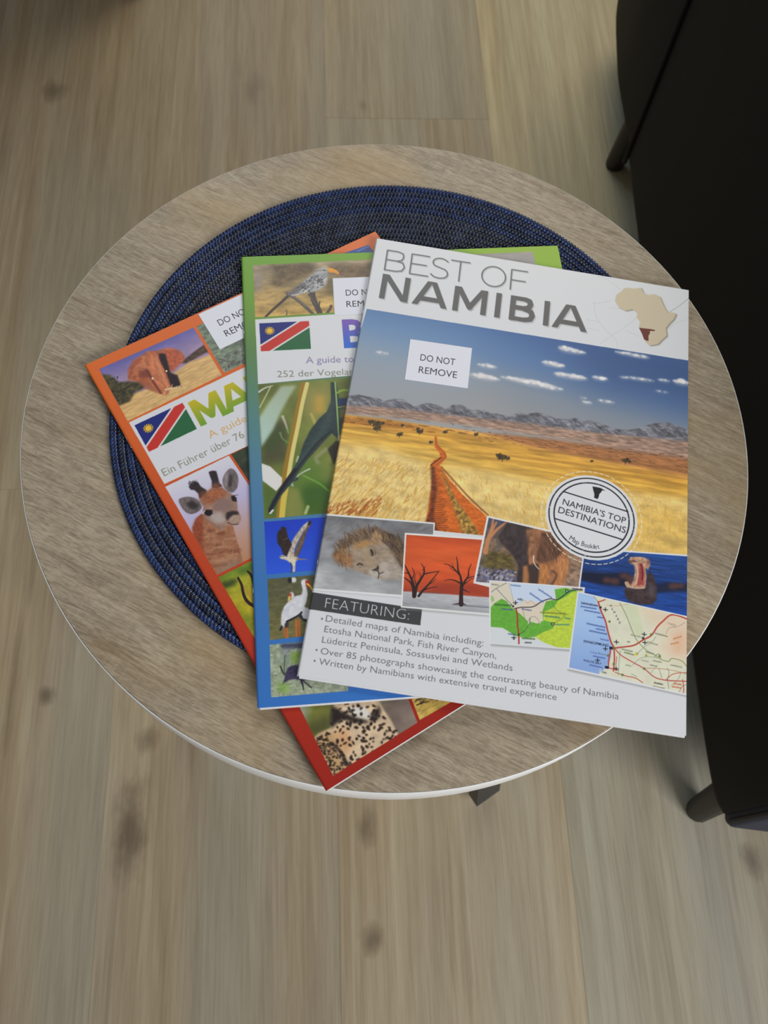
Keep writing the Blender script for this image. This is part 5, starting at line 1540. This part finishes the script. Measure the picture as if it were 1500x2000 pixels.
    for i in range(620):
        x, y = R.uniform(425, 960 if i < 360 else 660), R.uniform(290 if i < 360 else 480, 760)
        if i >= 360 and x > 548 + (y - 560) * .8:
            continue
        left = x < 548 + (y - 560) * .8
        if (x < 545 and y < 545 - (x - 425) * .6) or y > 770 - (x - 556) * .62 or (y > 545 and x < 425 + (y - 545) * .62) or (x > 862 and y < 330 + (x - 862) * 1.6):
            continue
        r = R.uniform(5, 8) if left else R.uniform(7, 12)
        if not left and R.random() < .35:
            continue
        P.disc((x, y), r * R.uniform(1, 1.5), (36, 26, 22), .92, 1.2, r * R.uniform(.6, .9), R.uniform(0, 180))
    P.noclip()
    P.clipto([(720, -580), (1700, -1100), (2400, -330), (1108, 412)])
    P.fill([(700, -1100), (2500, -1100), (2500, 600), (700, 600)], (186, 156, 78), 1, 0, (.14, 40, 16))
    P.dots(30, [(1020, 270), (1200, 240), (1260, 290), (1060, 320)], [(40, 34, 26), (80, 64, 40)], 30, 9, 20, 30, .9, 81)
    P.noclip()
    return P.image('print_mammal_guide', KP)


def art_sticker():
    P = Press(420, 315, [(0, 0), (420, 0), (420, 315), (0, 315)], (214, 214, 222))
    P.k = 1
    P.text('DO NOT', (84, 154), (318, 154), 50, (58, 58, 62), -.002)
    P.text('REMOVE', (84, 250), (340, 250), 50, (58, 58, 62), -.002)
    return P.image('print_sticker', KP)


KP = 1.30


def print_material(name, im, rough=0.38, spec=0.4):
    m = NT(name, rough, spec)
    uv = m.n('ShaderNodeUVMap')
    tx = m.n('ShaderNodeTexImage', image=im, extension='EXTEND', interpolation='Cubic')
    m.l(uv.outputs[0], tx.inputs[0])
    m.l(tx.outputs[0], m.b.inputs['Base Color'])
    return m.mat


paper = plain('white_paper', rgb(235, 235, 236), 0.7, 0.3, grain=(900, 0.03, 0.03))
wire = plain('steel_wire', rgb(170, 172, 178), 0.3, 0.5, 1.0)


def booklet(name, label, TL, TRc, BR, BL, mat, ztop, MT=0.0018, fan=0.0015):
    """saddle-stitched booklet. Corners are table coordinates; ztop(u, v) is the height of its upper face above the table."""
    root = thing(name, label, 'magazine', (TL[0], TL[1], TZ))
    TL, TRc, BR, BL = [np.array(p[:2]) - np.array((root.location.x, root.location.y)) for p in (TL, TRc, BR, BL)]

    def pt(u, v, dz):
        p = TL * (1 - u) * (1 - v) + TRc * u * (1 - v) + BR * u * v + BL * (1 - u) * v
        return (p[0], p[1], ztop(u, v) + dz)

    NU, NV = 28, 30
    T = 0.00035
    # front cover: a folded sheet, upper face printed, wrapped round the spine
    us = [(-0.0035, -MT * .95), (-0.0045, -MT * .75), (-0.0045, -MT * .45), (-0.0032, -MT * .2), (0.0, -0.00004), (0.006, 0.0)] + [(0.006 + (1 - 0.006) * i / NU, 0.0) for i in range(1, NU + 1)]
    V, F, UV = [], [], []
    m = len(us)
    for j in range(NV + 1):
        v_ = j / NV
        for (u, dz) in us:
            V.append(pt(u, v_, dz))
    nb = len(V)
    for j in range(NV + 1):
        v_ = j / NV
        for i, (u, dz) in enumerate(us):
            inn = T if i > 3 else T * .6
            V.append(pt(u + (0.0015 if i < 4 else 0), v_, dz - inn))
    mi = []
    for j in range(NV):
        for i in range(m - 1):
            a = j * m + i
            F.append((a + m, a + m + 1, a + 1, a)); mi.append(0)
            F.append((nb + a, nb + a + 1, nb + a + m + 1, nb + a + m)); mi.append(1)
    for i in range(m - 1):
        F.append((i, i + 1, nb + i + 1, nb + i)); mi.append(1)
        a = NV * m + i
        F.append((a, nb + a, nb + a + 1, a + 1)); mi.append(1)
    for j in range(NV):
        a = j * m
        F.append((a, nb + a, nb + a + m, a + m)); mi.append(0)
        a = j * m + m - 1
        F.append((a, a + m, nb + a + m, nb + a)); mi.append(1)
    o = mesh_obj('front_cover', V, F, [mat, paper], root)
    o.data.polygons.foreach_set('material_index', mi)
    uvl = o.data.uv_layers.new(name='UVMap')
    loops = np.empty(len(o.data.loops), int)
    o.data.loops.foreach_get('vertex_index', loops)
    uvv = []
    for half in range(2):
        for j in range(NV + 1):
            for (u, dz) in us:
                uvv.append((max(u, 0.0), 1 - j / NV))
    uvl.data.foreach_set('uv', np.array(uvv)[loops].ravel())

    def slab(nm, u0, u1, v0, v1, z0, z1, mt):
        V, F = [], []
        a_, b_ = 14, 16
        for z in (z0, z1):
            for j in range(b_ + 1):
                for i in range(a_ + 1):
                    V.append(pt(u0 + (u1 - u0) * i / a_, v0 + (v1 - v0) * j / b_, z))
        n = (a_ + 1) * (b_ + 1)
        for j in range(b_):
            for i in range(a_):
                q = j * (a_ + 1) + i
                F.append((q, q + 1, q + a_ + 2, q + a_ + 1))
                F.append((n + q + a_ + 1, n + q + a_ + 2, n + q + 1, n + q))
        for i in range(a_):
            F.append((i, n + i, n + i + 1, i + 1))
            q = b_ * (a_ + 1) + i
            F.append((q, q + 1, n + q + 1, n + q))
        for j in range(b_):
            q = j * (a_ + 1)
            F.append((q, q + a_ + 1, n + q + a_ + 1, n + q))
            q += a_
            F.append((q, n + q, n + q + a_ + 1, q + a_ + 1))
        mesh_obj(nm, V, F, mt, root)

    slab('page_block', 0.002, 0.9975, 0.0008, 1.0 + fan, -MT + .0003, -T - .00005, paper)
    slab('back_cover', -0.001, 0.9995, 0.0002, 0.9998, -MT, -MT + .00025, paper)
    for v_ in (0.2, 0.785):
        p0, p1 = Vector(pt(-.0046, v_ - .022, -MT * .55)), Vector(pt(-.0046, v_ + .022, -MT * .55))
        vv, ff = tube([p0, p0.lerp(p1, .5), p1], 0.00028, 6)
        mesh_obj('staple', vv, ff, wire, root, True)
    return root, pt


def sticker(root, pt, quad_uv, mat):
    """a small paper label stuck on the cover; quad_uv is clockwise from its top left corner in cover fractions"""
    q = [np.array(p) for p in quad_uv]
    V, F, UV = [], [], []
    N = 8
    for z in (0.00022, 0.00004):
        for j in range(N + 1):
            for i in range(N + 1):
                s, t = i / N, j / N
                p = q[0] * (1 - s) * (1 - t) + q[1] * s * (1 - t) + q[2] * s * t + q[3] * (1 - s) * t
                V.append(pt(p[0], p[1], z)); UV.append((s, 1 - t))
    n = (N + 1) ** 2
    for j in range(N):
        for i in range(N):
            a = j * (N + 1) + i
            F.append((a + N + 1, a + N + 2, a + 1, a))
    for i in range(N):
        F.append((i, i + 1, n + i + 1, n + i)); a = N * (N + 1) + i
        F.append((a + 1, a, n + a, n + a + 1)); a = i * (N + 1)
        F.append((a + N + 1, a, n + a, n + a + N + 1)); a += N
        F.append((a, a + N + 1, n + a + N + 1, n + a))
    o = mesh_obj('sticker', V, F, mat, root)
    uvl = o.data.uv_layers.new(name='UVMap')
    loops = np.empty(len(o.data.loops), int)
    o.data.loops.foreach_get('vertex_index', loops)
    uvl.data.foreach_set('uv', np.array(UV)[loops].ravel())
    o['label'] = 'white paper sticker reading DO NOT REMOVE'
    return o


st_mat = print_material('sticker_print', art_sticker(), 0.6, 0.3)
m3_ = print_material('mammal_guide_print', art_mammals())
m2_ = print_material('bird_guide_print', art_birds())
m1_ = print_material('travel_booklet_print', art_best())


def uvq(Q, pts):
    H = homog(Q, [(0, 0), (1, 0), (1, 1), (0, 1)])
    return [tuple(p) for p in happly(H, pts)]


r3, p3 = booklet('magazine', 'orange and red bordered mammal guide, lowest of the three magazines', (-0.195695, 0.287647), (-0.029677, 0.418935), (0.154967, 0.184278), (-0.011051, 0.05299), m3_, lambda u, v: 0.0056)
q = uvq(Q3, [(387.5, 614.1), (429.5, 682.5)])
a, d = np.array(q[0]), np.array(q[1])
dv = d - a
w_ = np.array((40.0 / 210, 0.0)) + np.array((0, -dv[0] * 210 / 297 * 40 / 30 * .0))
sticker(r3, p3, [a, a + w_, d + w_, d], st_mat)
r2, p2 = booklet('magazine', 'green to blue bordered bird guide between the other two magazines', (-0.113935, 0.382524), (0.094595, 0.424591), (0.15524, 0.132275), (-0.05329, 0.090208), m2_, lambda u, v: 0.0076, 0.0018, 0.0026)
q = uvq(Q2, [(649.8, 544.0), (723.3, 541.3), (653.7, 616.3)])
a, b, d = [np.array(p) for p in q]
b = a + (b - a) * 0.040 / 0.02486
sticker(r2, p2, [a, b, b + d - a, d], st_mat)
r1, p1 = booklet('magazine', 'white Best of Namibia booklet on top of the two bordered magazines', (-0.027323, 0.409197), (0.183006, 0.398742), (0.176425, 0.103463), (-0.034850, 0.109491), m1_,
                 lambda u, v: 0.0105, 0.0027, 0.0032)
sticker(r1, p1, uvq(Q1, [(802.7, 662.6), (924.0, 680.3), (915.6, 758.7), (791.9, 741.0)]), st_mat)
bpy.data.objects.remove(_foo)
